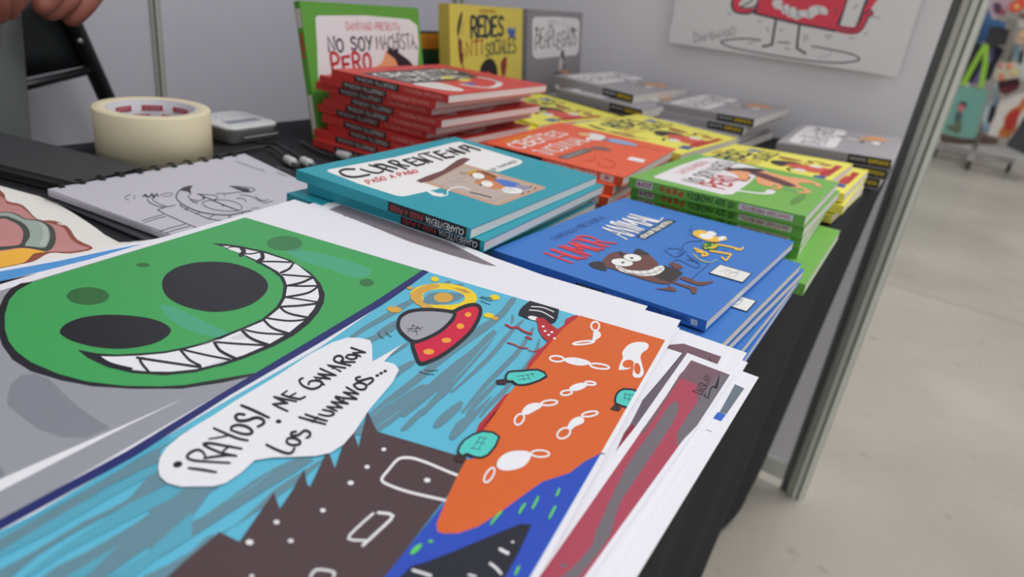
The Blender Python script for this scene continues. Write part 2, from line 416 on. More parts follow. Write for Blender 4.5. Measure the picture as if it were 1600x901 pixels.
# ------------------------------------------------------------------ cover art
TEAL = (44, 150, 166); TEALD = (30, 105, 118)
def teal_cover(A):
    K = crop(560, 210, 5.333)
    W_ = (229, 228, 226)
    A.fill(W_, [(-262, 300), (-240, 290), (300, 190), (790, 68), (850, 60), (1350, 212), (1370, 230), (1340, 252), (1165, 312), (1080, 295), (900, 350), (660, 455), (600, 468), (545, 480), (400, 512), (360, 516), (310, 508), (0, 410), (-250, 312)], K)
    A.fill(W_, [(560, 468), (620, 508), (690, 520), (725, 512), (700, 490), (660, 490), (610, 470)], K)
    A.fill((190, 155, 130), [(540, 400), (880, 245), (1555, 436), (1562, 448), (1185, 588), (1140, 592)], K)
    A.fill((184, 168, 158), [(605, 396), (880, 262), (1485, 445), (1155, 574)], K)
    A.fill((108, 68, 66), [(480, 385), (560, 350), (700, 300), (820, 215), (860, 198), (890, 193), (935, 205), (870, 250), (720, 330), (610, 385), (520, 405)], K)
    A.line((150, 130, 118), [(700, 430), (760, 395), (900, 400)], .5, K); A.line((120, 100, 92), [(1115, 560), (1260, 510), (1405, 468)], .5, K, 0)
    A.line((140, 120, 110), [(1090, 548), (1240, 500), (1380, 455)], .4, K, 0)
    A.line((150, 130, 118), [(780, 350), (860, 330), (900, 360), (820, 375)], .4, K, 3)
    A.fill((168, 100, 50), [(905, 320), (960, 298), (1050, 308), (1150, 350), (1130, 388), (1050, 375), (940, 350)], K, 3)
    A.fill((120, 72, 40), [(1000, 305), (1060, 312), (1150, 352), (1140, 362), (1050, 330)], K)
    A.line((225, 180, 60), [(915, 330), (980, 300)], 2.0, K, 0); A.line((225, 180, 60), [(900, 318), (950, 300)], 1.2, K, 0); A.line((60, 45, 40), [(850, 315), (880, 325), (910, 322)], 1.0, K)
    A.fill((205, 130, 80), [(965, 398), (1030, 372), (1130, 388), (1225, 428), (1200, 452), (1120, 455), (1050, 432)], K, 3)
    A.line((120, 75, 50), [(970, 395), (1010, 375), (1060, 372)], 1.0, K)
    A.ell((232, 230, 228), (1000, 345), 52, 24, K, 12); A.ell((232, 230, 228), (1072, 412), 50, 24, K, 10)
    A.ell((70, 50, 45), (1020, 420), 12, 6, K)
    A.fill((72, 112, 190), [(1128, 382), (1200, 374), (1345, 412), (1320, 440), (1230, 435), (1170, 405)], K, 3)
    A.fill((140, 140, 165), [(1310, 415), (1400, 430), (1440, 450), (1330, 470)], K)
    A.fill((228, 228, 228), [(1195, 462), (1235, 438), (1335, 450), (1370, 470), (1330, 492), (1235, 488)], K, 3)
    A.line((50, 50, 55), [(1205, 470), (1240, 452), (1290, 448)], .6, K); A.line((50, 50, 55), [(1240, 480), (1270, 462), (1310, 470)], .5, K)
    A.line((45, 55, 65), [(928, 482), (1010, 500), (1108, 526)], 1.6, K, 0)
    for p in ((1360, 497), (1410, 480), (1462, 455), (1425, 440)): A.line((40, 40, 45), [p, (p[0]+18, p[1]-6)], 1.4, K, 0)
    A.line((228, 228, 228), [(700, 512), (740, 505), (745, 470), (790, 445), (860, 438), (930, 462)], 1.9, K, 5, taper=.4)
    h4 = crop(525, 220, 6.196)
    for P, wd in (([(180, 276), (90, 276), (36, 298), (80, 335), (180, 352), (325, 328)], 3.6), ([(237, 275), (330, 302), (400, 312), (455, 296), (440, 270), (320, 235)], 3.0), ([(552, 300), (430, 262), (374, 236), (440, 230), (500, 246), (592, 270)], 3.4), ([(462, 276), (500, 250)], 2.4),
                  ([(682, 272), (505, 205)], 3.4), ([(505, 205), (545, 192), (602, 205), (608, 228), (560, 230)], 2.8), ([(596, 226), (710, 248)], 2.8), ([(650, 186), (780, 241), (858, 222)], 3.4), ([(650, 186), (716, 174)], 2.6), ([(722, 212), (778, 196)], 2.6),
                  ([(900, 218), (738, 164)], 2.2), ([(738, 164), (935, 205)], 3.2), ([(935, 205), (800, 148)], 2.0), ([(795, 134), (905, 112)], 2.4), ([(850, 124), (1030, 188)], 2.6), ([(945, 110), (1062, 166), (1142, 154)], 3.6), ([(945, 110), (1005, 98)], 2.6), ([(1012, 136), (1070, 118)], 2.6),
                  ([(1182, 138), (1066, 92)], 2.2), ([(1100, 72), (1250, 122)], 3.4), ([(1066, 92), (1240, 124)], 2.0), ([(1292, 105), (1186, 56), (1240, 46), (1395, 92)], 3.2), ([(1250, 86), (1305, 62)], 2.4)): A.line(BLK, P, wd, h4, 4 if len(P) > 4 else 0, taper=.1)
    A.text('PASO A PASO', (200, 40, 52), (577, 287.5), (655, 269), (-8, -5.5), (-7, -4), 1.25, None, gap=.25)
    A.text('DE DAMIANGO', (75, 80, 85), (772, 267), (809, 253), (-6, -3.4), (-5.5, -2.8), .4, None, gap=.3)
def teal_spine(A):
    A.fill((36, 32, 38), [(.02, .02), (.44, .02), (.44, .94), (.02, .94)])
    A.text('CUARENTENA', (215, 220, 222), (.035, .30), (.23, .30), (0, .50), None, .38, gap=.3)
    A.text('PASO A PASO', (190, 70, 75), (.25, .30), (.425, .30), (0, .46), None, .34, gap=.3)
BLUE = (62, 118, 192)
def blue_cover(A):
    K = crop(850, 320, 6.438); K2 = crop(1010, 340, 6.932)
    BR = (108, 72, 66); DK = (58, 52, 55)
    A.text('DAMIVAGO PRESENTA', (34, 52, 112), (869, 375.5), (947, 341), (-10.5, -3.6), (-11, -3.4), .55, None, gap=.3)
    for off, c in (((.7, .9), (96, 32, 60)), ((0, 0), (222, 62, 66))):
        A.text('HUMOR', c, (895+off[0], 411+off[1]), (961+off[0], 380+off[1]), (-45, -16.5), (-48, -13), 2.0, None, gap=.22, jit=.04)
    for off, c in (((.7, .9), (38, 60, 110)), ((0, 0), (232, 236, 240))):
        A.text('ANIMAL', c, (979+off[0], 374+off[1]), (1037+off[0], 341+off[1]), (-42, -16.5), (-46, -10), 2.0, None, gap=.24, jit=.03)
    A.ell((232, 236, 240), (682, 178), 22, 14, K)
    A.fill((38, 40, 44), [(925, 322), (1015, 352), (1332, 167), (1242, 145)], K)
    A.text('EDICION DEFINITIVA', (225, 226, 222), (1010, 338), (1292, 176), (-52, -17), None, .9, K, gap=.3)
    # dog
    A.fill(BR, [(585, 590), (600, 545), (650, 500), (720, 475), (820, 485), (920, 500), (1010, 480), (1100, 540), (1150, 600), (1135, 650), (1210, 640), (1260, 690), (1350, 740), (1290, 790), (1200, 800), (1060, 772), (850, 705), (700, 652), (615, 625)], K, 3)
    A.fill(DK, [(450, 600), (485, 578), (570, 572), (605, 600), (632, 662), (560, 655), (490, 632)], K, 3)
    A.fill(DK, [(898, 498), (930, 445), (985, 455), (1062, 505), (980, 505)], K, 2)
    A.fill(DK, [(735, 472), (790, 478), (802, 535), (765, 515)], K, 2)
    A.fill(DK, [(190, 515), (235, 535), (300, 548), (398, 602), (340, 650), (265, 708), (170, 680), (85, 645), (130, 610), (185, 575)], K2)
    A.fill((226, 226, 222), [(715, 612), (760, 622), (830, 655), (950, 668), (1060, 660), (1130, 625), (1185, 615), (1208, 630), (1205, 660), (1150, 700), (1080, 716), (1000, 718), (900, 702), (800, 680), (740, 650)], K, 2)
    A.line((70, 50, 50), [(740, 628), (860, 688), (1000, 700), (1120, 680), (1200, 630)], .8, K)
    for a, b_ in (((752, 622), (748, 655)), ((812, 640), (808, 680)), ((880, 660), (900, 700)), ((960, 668), (1000, 715)), ((1030, 665), (1070, 712)), ((1090, 650), (1140, 700)), ((1140, 628), (1190, 670))): A.line((90, 75, 72), [a, b_], .6, K, 0)
    for c, rx_, ry_ in (((785, 583), 110, 38), ((890, 535), 90, 36)):
        A.ell((60, 45, 45), c, rx_+6, ry_+5, K, 6); A.ell((230, 230, 226), c, rx_, ry_, K, 6)
    A.ell((90, 90, 90), (793, 584), 19, 10, K); A.ell((90, 90, 90), (882, 540), 19, 10, K)
    A.fill(BR, [(355, 655), (420, 640), (560, 700), (700, 690), (722, 702), (610, 740), (520, 725), (400, 682)], K2, 2)
    A.fill(BR, [(290, 700), (440, 735), (545, 762), (543, 825), (500, 832), (465, 775), (300, 718)], K2)
    A.fill(BR, [(225, 730), (280, 755), (332, 790), (312, 805), (90, 775), (245, 762)], K2)
    A.fill(BR, [(240, 505), (290, 490), (375, 520), (390, 550), (330, 565), (290, 540)], K2, 3)
    LN = (32, 52, 98)
    for P in ([(385, 360), (395, 300), (470, 262), (600, 255)], [(190, 345), (230, 385), (330, 430), (430, 370)], [(225, 350), (260, 335), (370, 345)], [(330, 400), (400, 340)], [(350, 420), (420, 360)],
              [(285, 510), (300, 470), (360, 465), (450, 510), (540, 545), (578, 518), (520, 480), (430, 455)], [(490, 665), (680, 502)], [(785, 390), (870, 345)], [(440, 400), (500, 470), (560, 490), (470, 430)]):
        A.line(LN, P, .75, K2)
    for P in ([(535, 215), (450, 130)], [(560, 225), (440, 180)], [(500, 170), (480, 100)], [(530, 150), (550, 105)]): A.line(LN, P, .5, K2, 0)
    YE = (236, 186, 66)
    A.fill(YE, [(500, 185), (515, 150), (580, 138), (655, 155), (700, 200), (785, 212), (795, 268), (720, 268), (640, 252), (560, 222)], K2, 2)
    A.ell((232, 232, 230), (705, 176), 52, 24, K2, 12); A.ell((232, 232, 230), (645, 206), 76, 27, K2, 8)
    A.ell((232, 232, 230), (820, 230), 46, 24, K2, -8); A.ell(YE, (850, 240), 22, 12, K2); A.line((200, 70, 50), [(720, 268), (790, 268)], .8, K2, 0)
    A.fill((52, 110, 62), [(598, 305), (640, 270), (720, 278), (792, 292), (765, 345), (700, 352), (615, 345)], K2, 2)
    for p in ((640, 300), (680, 330), (720, 300), (640, 335)): A.ell((170, 190, 60), p, 18, 10, K2)
    for P, wd in (([(780, 298), (900, 320), (995, 345)], 2.6), ([(960, 345), (1020, 350), (1045, 328)], 3.0), ([(690, 365), (800, 382), (915, 402)], 2.8), ([(915, 402), (885, 440), (860, 466), (815, 435)], 2.8), ([(520, 338), (600, 368), (665, 405), (600, 418)], 3.0), ([(540, 372), (600, 385), (612, 415)], 2.4), ([(700, 330), (740, 320), (760, 300)], 3.4)):
        A.line(YE, P, wd, K2)
    A.line((190, 200, 120), [(500, 395), (560, 450), (640, 482), (700, 490), (765, 458)], .9, K2); A.line((190, 200, 120), [(530, 400), (570, 460), (650, 490)], .6, K2)
    A.fill((40, 50, 80), [(672, 607), (790, 508), (1146, 610), (1044, 712)], K2); A.fill((222, 222, 216), [(688, 603), (797, 517), (1130, 611), (1036, 703)], K2)
    A.line((120, 125, 125), [(800, 590), (860, 570), (940, 600), (1000, 590), (960, 640), (880, 640), (850, 600), (900, 570)], .5, K2); A.line((90, 95, 95), [(880, 620), (930, 600), (990, 610)], .6, K2)
def blue_spine(A):
    A.fill((32, 34, 40), [(900, 441), (944, 454.5), (944, 457.5), (941.5, 458.5), (900, 446)])
    A.text('EDICION DEFINITIVA', (190, 195, 190), (941, 455.2), (904, 443.6), (0, 2.6), None, .4, None, gap=.3)
    A.text('ANIMAL', (200, 205, 215), (972, 464.3), (948, 456.8), (0, 5.2), None, .6, None, gap=.3)
    A.text('HUMOR', (120, 52, 78), (996, 471.5), (974, 465), (0, 5), None, .9, None, gap=.3)
    A.text('DAMIVAGO PRESENTA', (26, 30, 62), (1072, 495.5), (1002, 473.5), (0, 6), None, .6, None, gap=.3)
    A.fill((205, 212, 222), [(1079.5, 497.0), (1089.8, 500.2), (1089.8, 509.2), (1079.5, 506)])
    A.line((50, 70, 120), [(1083, 501), (1086.5, 502), (1084, 505), (1087, 505.5)], .6, None, 0)
GREEN = (112, 172, 78)
SKIN = (226, 158, 112)
def green_cover(A, px=False):
    W_ = (224, 220, 222)
    A.fill(W_, [(.12, .095), (.5, .08), (.90, .095), (.975, .14), (.975, .30), (.93, .53), (.88, .555), (.6, .55), (.43, .565), (.11, .575), (.06, .53), (.085, .3), (.10, .11)])
    A.line(W_, [(.215, .56), (.24, .63), (.27, .69), (.31, .725), (.35, .73)], 4.0, None, 4)
    A.ell(W_, (.36, .72), .045, .028)
    A.text('DAMIVAGO PRESENTA', (190, 60, 68), (.33, .19), (.80, .185), (0, -.055), None, .7, gap=.3)
    A.text('NO SOY', (40, 42, 46), (.17, .345), (.53, .335), (0, -.095), None, 1.8, gap=.3)
    A.text('MACHiSTA,', (40, 42, 46), (.57, .335), (.96, .325), (0, -.105), (0, -.115), 1.1, gap=.28)
    A.text('PERO', (182, 36, 46), (.18, .50), (.50, .485), (0, -.125), None, 2.6, gap=.45)
    # reclining cartoon figure
    DK = (46, 34, 40)
    A.fill(SKIN, [(.79, .44), (.86, .55), (.84, .70), (.88, .83), (.80, .87), (.73, .80), (.66, .82), (.60, .86), (.57, .80), (.57, .70), (.46, .69), (.50, .60), (.62, .56), (.72, .50)], None, 2)
    A.fill((92, 56, 60), [(.73, .46), (.81, .53), (.77, .62), (.71, .72), (.63, .81), (.57, .77), (.62, .64)], None, 2)
    A.fill(SKIN, [(0.655, .34), (0.735, .36), (0.795, .42), (0.745, .48), (0.665, .50), (0.595, .53), (0.545, .53), (0.495, .55), (0.475, .50), (0.535, .47), (0.595, .44), (0.635, .38)], None, 2)
    A.line(DK, [(0.535, .53), (0.615, .52), (0.665, .49)], 1.2); A.ell((40, 36, 38), (0.480, .52), .015, .02); A.ell((228, 226, 224), (0.655, .52), .035, .02)
    A.fill(DK, [(0.655, .36), (0.685, .31), (0.715, .34), (0.765, .32), (0.765, .36), (0.855, .42), (0.925, .50), (0.895, .55), (0.815, .52), (0.755, .48), (0.725, .41)], None, 0)
    A.line(SKIN, [(.60, .86), (.54, .90), (.48, .86)], 4.0); A.line(SKIN, [(.86, .80), (.83, .88), (.74, .92)], 4.0); A.line(SKIN, [(.58, .70), (.50, .74), (.44, .72)], 3.4)
    A.line((80, 165, 165), [(.50, .76), (.47, .84)], 1.2)
    A.fill((92, 140, 66), [(.47, .89), (.36, .915), (.17, .89), (.28, .86)], None, 2)
def green_spine(A):
    A.fill((216, 204, 206), [(.06, .14), (.35, .14), (.35, .70), (.06, .70)]); A.text('DAMIVAGO PRESENTA', (170, 50, 85), (.08, .28), (.33, .28), (0, .30), None, .35, gap=.3)
    A.text('NO SOY MACHiSTA', (28, 52, 36), (.37, .2), (.64, .2), (0, .55), None, .5, gap=.25)
    A.text('PERO', (190, 60, 50), (.67, .24), (.80, .24), (0, .42), None, .9, gap=.9)
    A.fill((216, 204, 206), [(.85, .10), (.95, .10), (.95, .80), (.85, .80)]); A.text('2019', (130, 28, 80), (.858, .24), (.942, .24), (0, .40), None, .6, gap=.3)
ORANGE = (222, 92, 58)
def orange_cover(A):
    W_ = (234, 222, 216); OR2 = (188, 70, 48)
    A.text('DAMIVAGO PRESENTA', (226, 160, 50), (.13, .085), (.50, .085), (0, -.035), None, .9, gap=.3)
    A.text('CiBERTES', W_, (.06, .245), (.70, .245), (0, -.125), None, 2.3, gap=.22)
    A.text('iNCONUAL', W_, (.08, .45), (.67, .445), (0, -.13), None, 2.1, gap=.24)
    A.line(W_, [(.66, .42), (.72, .40), (.76, .44)], 2.6)
    A.fill((88, 80, 82), [(.075, .50), (.08, .575), (.43, .59), (.44, .52)]); A.text('EDICION DEFINiTiVA', (178, 172, 166), (.10, .565), (.41, .57), (0, -.04), None, .6, gap=.3)
    A.fill((112, 96, 94), [(.50, .52), (.57, .60), (.545, .67), (.50, .67), (.45, .58)])
    A.fill((222, 218, 214), [(.83, .33), (.89, .37), (.88, .45), (.81, .50), (.74, .51), (.68, .44), (.75, .39)], None, 2)
    A.fill((222, 176, 120), [(.78, .28), (.84, .32), (.79, .39), (.73, .34)], None, 2); A.line((222, 180, 170), [(.74, .12), (.78, .22), (.80, .28)], .9)
    A.fill((122, 170, 206), [(.80, .51), (.86, .55), (.86, .70), (.82, .76), (.77, .68), (.75, .56)], None, 2); A.ell((110, 112, 128), (.78, .51), .035, .022)
    A.line((150, 66, 52), [(.81, .76), (.83, .84), (.81, .93)], 1.0); A.line(OR2, [(.30, .66), (.20, .70), (.13, .66)], .9); A.line(OR2, [(.30, .72), (.26, .82), (.14, .86), (.12, .78), (.2, .74)], .9)
    A.line((222, 170, 120), [(.60, .56), (.64, .64), (.62, .72)], .7)
    A.fill((234, 224, 220), [(.395, .85), (.485, .84), (.495, .95), (.405, .96)])
def orange_spine(A):
    A.fill((222, 210, 206), [(.06, .12), (.15, .12), (.15, .86), (.06, .86)]); A.ell((150, 130, 130), (.105, .45), .018, .18)
    A.text('DAMIVAGO PRESENTA', (232, 200, 190), (.18, .25), (.52, .25), (0, .45), None, .8, gap=.3)
    A.fill((46, 34, 38), [(.56, .05), (.92, .05), (.92, .95), (.56, .95)])
RED = (200, 62, 58)
def red_cover(A):
    W_ = (216, 210, 204); DK = (50, 54, 58)
    A.fill(DK, [(.05, .20), (.33, .17), (.70, .16), (.88, .20), (.86, .32), (.76, .57), (.45, .62), (.08, .61)])
    A.text('CiRQUETTO', W_, (.10, .375), (.80, .36), (0, -.13), None, 2.6, gap=.2)
    A.text('NACIONAL', W_, (.12, .56), (.70, .54), (0, -.13), None, 2.4, gap=.2)
    A.fill(W_, [(.08, .63), (.20, .62), (.28, .66), (.26, .82), (.22, .92), (.14, .93), (.08, .80)], None, 3); A.line((90, 90, 90), [(.12, .68), (.20, .74), (.18, .86)], .7)
    A.ell((234, 218, 60), (.50, .52), .05, .04); A.ell((228, 216, 100), (.56, .62), .06, .035)
    A.line(W_, [(.76, .58), (.76, .72), (.66, .84), (.48, .92), (.40, .86), (.38, .76)], 5.0, None, 5); A.ell((70, 100, 180), (.46, .76), .045, .04); A.ell((226, 160, 110), (.50, .68), .03, .03)
    A.line(DK, [(.86, .30), (.82, .60), (.72, .80)], 1.6)
def red_spine(A):
    A.fill((36, 34, 40), [(.40, .10), (.79, .10), (.79, .93), (.40, .93)])
    A.text('CiRQUETTO NACIONAL', (196, 194, 190), (.42, .30), (.775, .30), (0, .42), None, .42, gap=.28)
    A.text('DAMIVAGO PRESENTA', (222, 150, 140), (.055, .30), (.35, .30), (0, .38), None, .38, gap=.32)
YEL = (236, 222, 92)
def yellow_cover(A):
    DG = (42, 54, 64)
    A.text('DAMIVAGO PRESENTA', (170, 120, 50), (.38, .06), (.60, .06), (0, -.03), None, .6, gap=.3)
    A.text('REDES', DG, (.27, .285), (.71, .265), (0, -.18), (0, -.18), 3.6, gap=.28, jit=.03)
    A.fill((74, 100, 168), [(.77, .18), (.80, .20), (.82, .18), (.85, .21), (.89, .17), (.89, .25), (.86, .29), (.81, .28), (.77, .23)])
    A.text('NTi', (156, 60, 46), (.20, .455), (.42, .44), (0, -.13), None, 1.9, gap=.3)
    A.text('SOCiALES', (54, 66, 62), (.46, .455), (.90, .425), (0, -.12), (0, -.145), 1.9, gap=.26)
    A.line((48, 40, 44), [(.15, .07), (.115, .18), (.10, .26)], 5.0, None, 3, taper=.6); A.line((60, 50, 50), [(.10, .26), (.12, .38)], 1.0); A.line((90, 70, 60), [(.17, .14), (.15, .26)], .6)
    A.line((112, 34, 44), [(.12, .32), (.135, .42), (.14, .50)], 7.5, None, 3, taper=.3); A.line((214, 190, 100), [(.145, .36), (.15, .42)], 1.4, None, 0)
    A.line((120, 60, 52), [(.14, .50), (.17, .60)], 2.0, None, 0)
    A.fill((42, 36, 40), [(.38, .60), (.40, .54), (.46, .49), (.54, .48), (.60, .53), (.63, .62), (.60, .70), (.52, .62), (.44, .62)], None, 2)
    A.fill((206, 84, 66), [(.43, .64), (.50, .60), (.56, .66), (.62, .78), (.60, .90), (.46, .92), (.36, .86), (.38, .74)], None, 2)
    A.ell((228, 222, 218), (.36, .74), .045, .05); A.ell((226, 222, 216), (.60, .80), .045, .05); A.line((42, 36, 40), [(.26, .70), (.34, .66), (.42, .70)], 2.2)
    A.fill((140, 52, 48), [(.67, .54), (.71, .48), (.76, .47), (.76, .56), (.73, .66), (.69, .64)], None, 2); A.line((110, 46, 44), [(.66, .70), (.72, .74), (.78, .70), (.82, .80)], 2.6)
    A.fill((176, 40, 48), [(.30, .90), (.40, .88), (.66, .91), (.80, .90), (.80, .96), (.32, .96)]); A.fill((60, 78, 150), [(.16, .88), (.28, .87), (.30, .95), (.18, .96)])
    A.ell((156, 96, 70), (.74, .84), .04, .05)
def yellow_spine(A):
    A.text('REDES ANTiSOCiALES', (60, 66, 60), (.1, .25), (.6, .25), (0, .5), None, .8, gap=.3)
GREY = (156, 153, 157)
def grey_cover(A):
    W_ = (222, 219, 220)
    A.fill(W_, [(.12, .075), (.5, .06), (.90, .065), (.95, .11), (.955, .43), (.90, .475), (.5, .485), (.16, .50), (.10, .46), (.085, .12)])
    A.text('TODOS A TU', (165, 160, 168), (.34, .145), (.66, .145), (0, -.045), None, .7, gap=.35)
    A.text('PEAPLEGAOS', (50, 52, 52), (.15, .40), (.90, .375), (0, -.19), (0, -.21), 1.6, gap=.22, jit=.14)
    A.ell((44, 46, 46), (.16, .20), .022, .028); A.ell((44, 46, 46), (.82, .20), .025, .03)
    A.fill((58, 58, 64), [(.60, .46), (.64, .40), (.67, .48), (.63, .54)], None, 2)
    A.line((216, 206, 200), [(.61, .52), (.60, .62)], 6.0, None, 0); A.line((200, 150, 116), [(.60, .64), (.61, .74)], 5.0, None, 0)
    A.line((52, 52, 58), [(.48, .70), (.54, .66), (.62, .69)], 2.2); A.line((50, 56, 70), [(.68, .60), (.74, .70)], 3.2)
    A.fill((206, 146, 88), [(.68, .62), (.76, .66), (.86, .74), (.80, .88), (.72, .88), (.66, .76)], None, 2)
    A.ell((228, 226, 222), (.56, .80), .05, .045); A.line((90, 80, 78), [(.50, .82), (.56, .86), (.62, .83)], .8)
def grey_spine(A):
    A.fill((38, 40, 44), [(.0, .02), (.36, .02), (.36, .90), (.0, .90)])
    A.text('DAMIVAGO', (150, 152, 152), (.215, .28), (.34, .28), (0, .28), None, .8, gap=.3)
    A.text('PEAPLEGAOS', (188, 166, 52), (.025, .26), (.19, .26), (0, .34), None, .9, gap=.25)

# ------------------------------------------------------------------ book stacks
G = 'teal comic books in the near left stack'
tb_ = mk('comic_book', POSE['teal'], .0078, TEAL, 'teal comic book with white title panel and wooden hut picture, topmost of its stack', G, teal_cover, teal_spine, True)
stack(tb_, POSE['teal'], [('R', (943.5, 289), .8), ('L', (448, 301.5), -.3), ('R', (932, 316), 0), ('R', (917, 329), 1), ('R', (915, 340), 0), ('R', (915, 350), 1)],
      ['teal comic book second from the top, pushed slightly right of the top teal one', 'teal comic book third from the top, sticking out at the left corner of the stack',
       'teal comic book fourth from the top with grey shaded page edges', 'teal comic book fifth from the top, a thin teal line above its pale pages', 'teal comic book sixth from the top of its stack', 'teal comic book at the very bottom of its stack'], .0081, .05648)
G = 'blue comic books beside the art prints'
bb = mk('comic_book', POSE['blue'], .0068, BLUE, 'blue comic book with cartoon dog and yellow bird-like runner, topmost of its stack', G, blue_cover, blue_spine, True, True)
stack(bb, POSE['blue'], [('R', (1252.5, 412), -.5), ('R', (1257.5, 421), -1), ('R', (1251, 433), 1), ('R', (1242, 447), 2.5)],
      ['blue comic book second from the top, a white printed box showing beside the top book', 'blue comic book third from the top, slightly further to the right', 'blue comic book fourth from the top under the fanned blue ones', 'lowest blue comic book, resting on the black cloth'], .00765, .03918)
G = 'green comic books in the right stack'
gb = mk('comic_book', POSE['green'], .0098, GREEN, 'green comic book with white title panel and reclining cartoon figure, topmost of its flat stack', G, green_cover, green_spine, False)
stack(gb, POSE['green'], [('N', (1257, 356), -.8), ('N', (1253.5, 372.5), .6), ('N', (1249.5, 389), 1.2)],
      ['green comic book second from the top of the flat green stack', 'green comic book third from the top, its spine half hidden by the blue book', 'green comic book fourth from the top of the flat green stack'], .0101, .0504)
lowg = stack(gb, POSE['green'], [('R', (1313.5, 360))], ['lowest green comic book, shifted right so its bright cover shows beside the blue stack'], .040, .0504)
for c_ in list(lowg[0].children):
    if c_.name.startswith('cover_print'): bpy.data.objects.remove(c_)
G = 'orange comic books behind the teal stack'
ob = mk('comic_book', POSE['orange'], .0095, ORANGE, 'orange comic book with tall white title lettering, topmost of the orange stack', G, orange_cover, orange_spine, False)
stack(ob, POSE['orange'], [('N', (959, 291), -1), ('N', (951, 309), .5), ('N', (949, 322), -1)],
      ['orange comic book second from the top of the orange stack', 'orange comic book third from the top, its corner showing beside the blue cover', 'orange comic book at the bottom of the orange stack'], .0098, .04112)
G = 'red comic books in the tall stack'
rb = mk('comic_book', POSE['red'], .0086, RED, 'red comic book with black and white title block, topmost of the tall red stack', G, red_cover, red_spine, False)
ords = ['second', 'third', 'fourth', 'fifth', 'sixth', 'seventh', 'eighth', 'ninth']
stack(rb, POSE['red'], [('L', (499, 117), 1), ('L', (493.5, 127), 2.2), ('L', (514, 143), -.5), ('L', (505.5, 153.5), .5), ('L', (491.5, 161), 2), ('L', (503, 178.5), .3), ('L', (512, 192), -1.5), ('L', (490.5, 201), .8), ('L', (489, 216.5), .5)],
      ['red comic book %s from the top of the tall red stack' % o_ for o_ in ords]+['red comic book at the very bottom of the tall red stack'], .0091, .09073)
G = 'yellow comic books lying flat'
yb = mk('comic_book', POSE['yA'], .0098, YEL, 'yellow comic book lying half under the tall red stack, in front of the grey books', G, yellow_cover, yellow_spine, False)
stack(yb, POSE['yA'], [('R', (967, 193), 1), ('R', (965, 204), -1)], ['yellow comic book under the one beside the tall red stack', 'lowest yellow comic book of the pile beside the tall red stack'], .0112, .0411)
yc = mk('comic_book', POSE['yB'], .0098, YEL, 'yellow comic book between the orange and the middle grey stack, cover fully open to view', G, yellow_cover, yellow_spine, False)
stack(yc, POSE['yB'], [('R', (1149, 227), .6), ('R', (1147, 238), -1)], ['second yellow comic book of the middle pile', 'lowest yellow comic book of the middle pile behind the orange stack'], .0112, .03684)
yd = mk('comic_book', POSE['yC'], .0098, YEL, 'yellow comic book just behind the flat green stack, topmost of the right yellow pile', G, yellow_cover, yellow_spine, False)
stack(yd, POSE['yC'], [('R', (1358, 266), .5), ('R', (1353, 279), 1.5), ('R', (1350, 292), -1)], ['yellow comic book sticking out to the right, second in the right pile', 'yellow comic book third in the right pile, near the aluminium post', 'lowest yellow comic book by the table edge'], .0100, .0404)
G = 'grey comic books against the back wall'
for key, nm, specs in (('g1', 'left', [('N', (1004, 172), 2), ('N', (978, 178), -1), ('N', (986, 192), 1)]), ('g2', 'middle', [('N', (1163, 199), -1), ('N', (1150, 214), 2), ('N', (1152, 226), 0)]), ('g3', 'right', [('N', (1388, 266), 1), ('N', (1376, 281), -1)])):
    st_ = POSE[key][2]/(len(specs)+1); g_ = mk('comic_book', POSE[key], st_-.0004, GREY, 'thick grey comic book with white title box, topmost of the %s grey stack' % nm, G, grey_cover, grey_spine, False, )
    od = ['second', 'third', 'fourth']
    stack(g_, POSE[key], specs, ['thick grey comic book %s from the top of the %s grey stack' % (od[i], nm) for i in range(len(specs))], st_-.0001, POSE[key][2])

# standing books: cover faces +X, leaning back a little
def standing(nm, px_base, X, Y, lean, w, h, th, col, label, ca, zrot=0, extra=None):
    """X,Y: foot of the cover's near edge; cover plane rises with a lean towards -X; spine faces -Y"""
    a = math.atan2(lean, h)
    # local book frame: cover normal +Z, reading direction +Y, cover top towards -X  -> rotate about Y so that cover top goes up
    R = Matrix.Rotation(math.radians(zrot), 3, 'Z') @ Matrix.Rotation(math.radians(90)-a, 3, 'Y')
    foot = V((X, Y, TZ+.0008)); 
    c = foot + R@V((-h/2, w/2, 0))
    return Book(nm, c, R, w, h, th, col, label, 'standing display books', ca, extra, False)
def green_spine2(A):
    A.fill((216, 204, 206), [(.06, .14), (.35, .14), (.35, .80), (.06, .80)]); A.fill((216, 204, 206), [(.82, .10), (.95, .10), (.95, .85), (.82, .85)])
    A.text('PERO', (190, 60, 50), (.62, .24), (.78, .24), (0, .5), None, 1.3, gap=.6)
standing('comic_book', None, -.636, .562, .035, .200, .158, .0098, (96, 158, 62), 'green comic book standing upright behind the tall red stack', green_cover, 0, green_spine2)
standing('comic_book', None, -.668, .852, .022, .196, .163, .021, (214, 196, 92), 'thick yellow book standing upright between the green and grey standing books', yellow_cover, 0)
standing('comic_book', None, -.672, 1.068, .022, .196, .163, .014, (140, 136, 140), 'grey comic book standing upright left of the flat grey stacks', grey_cover, 0)
standing('comic_book', None, -.722, .80, .020, .14, .118, .012, (30, 66, 52), 'dark green and orange book standing behind, seen in the gap beside the yellow one', lambda A: A.fill((196, 128, 44), [(0.0, .03), (1, .03), (1, .22), (0, .22)]), 0)

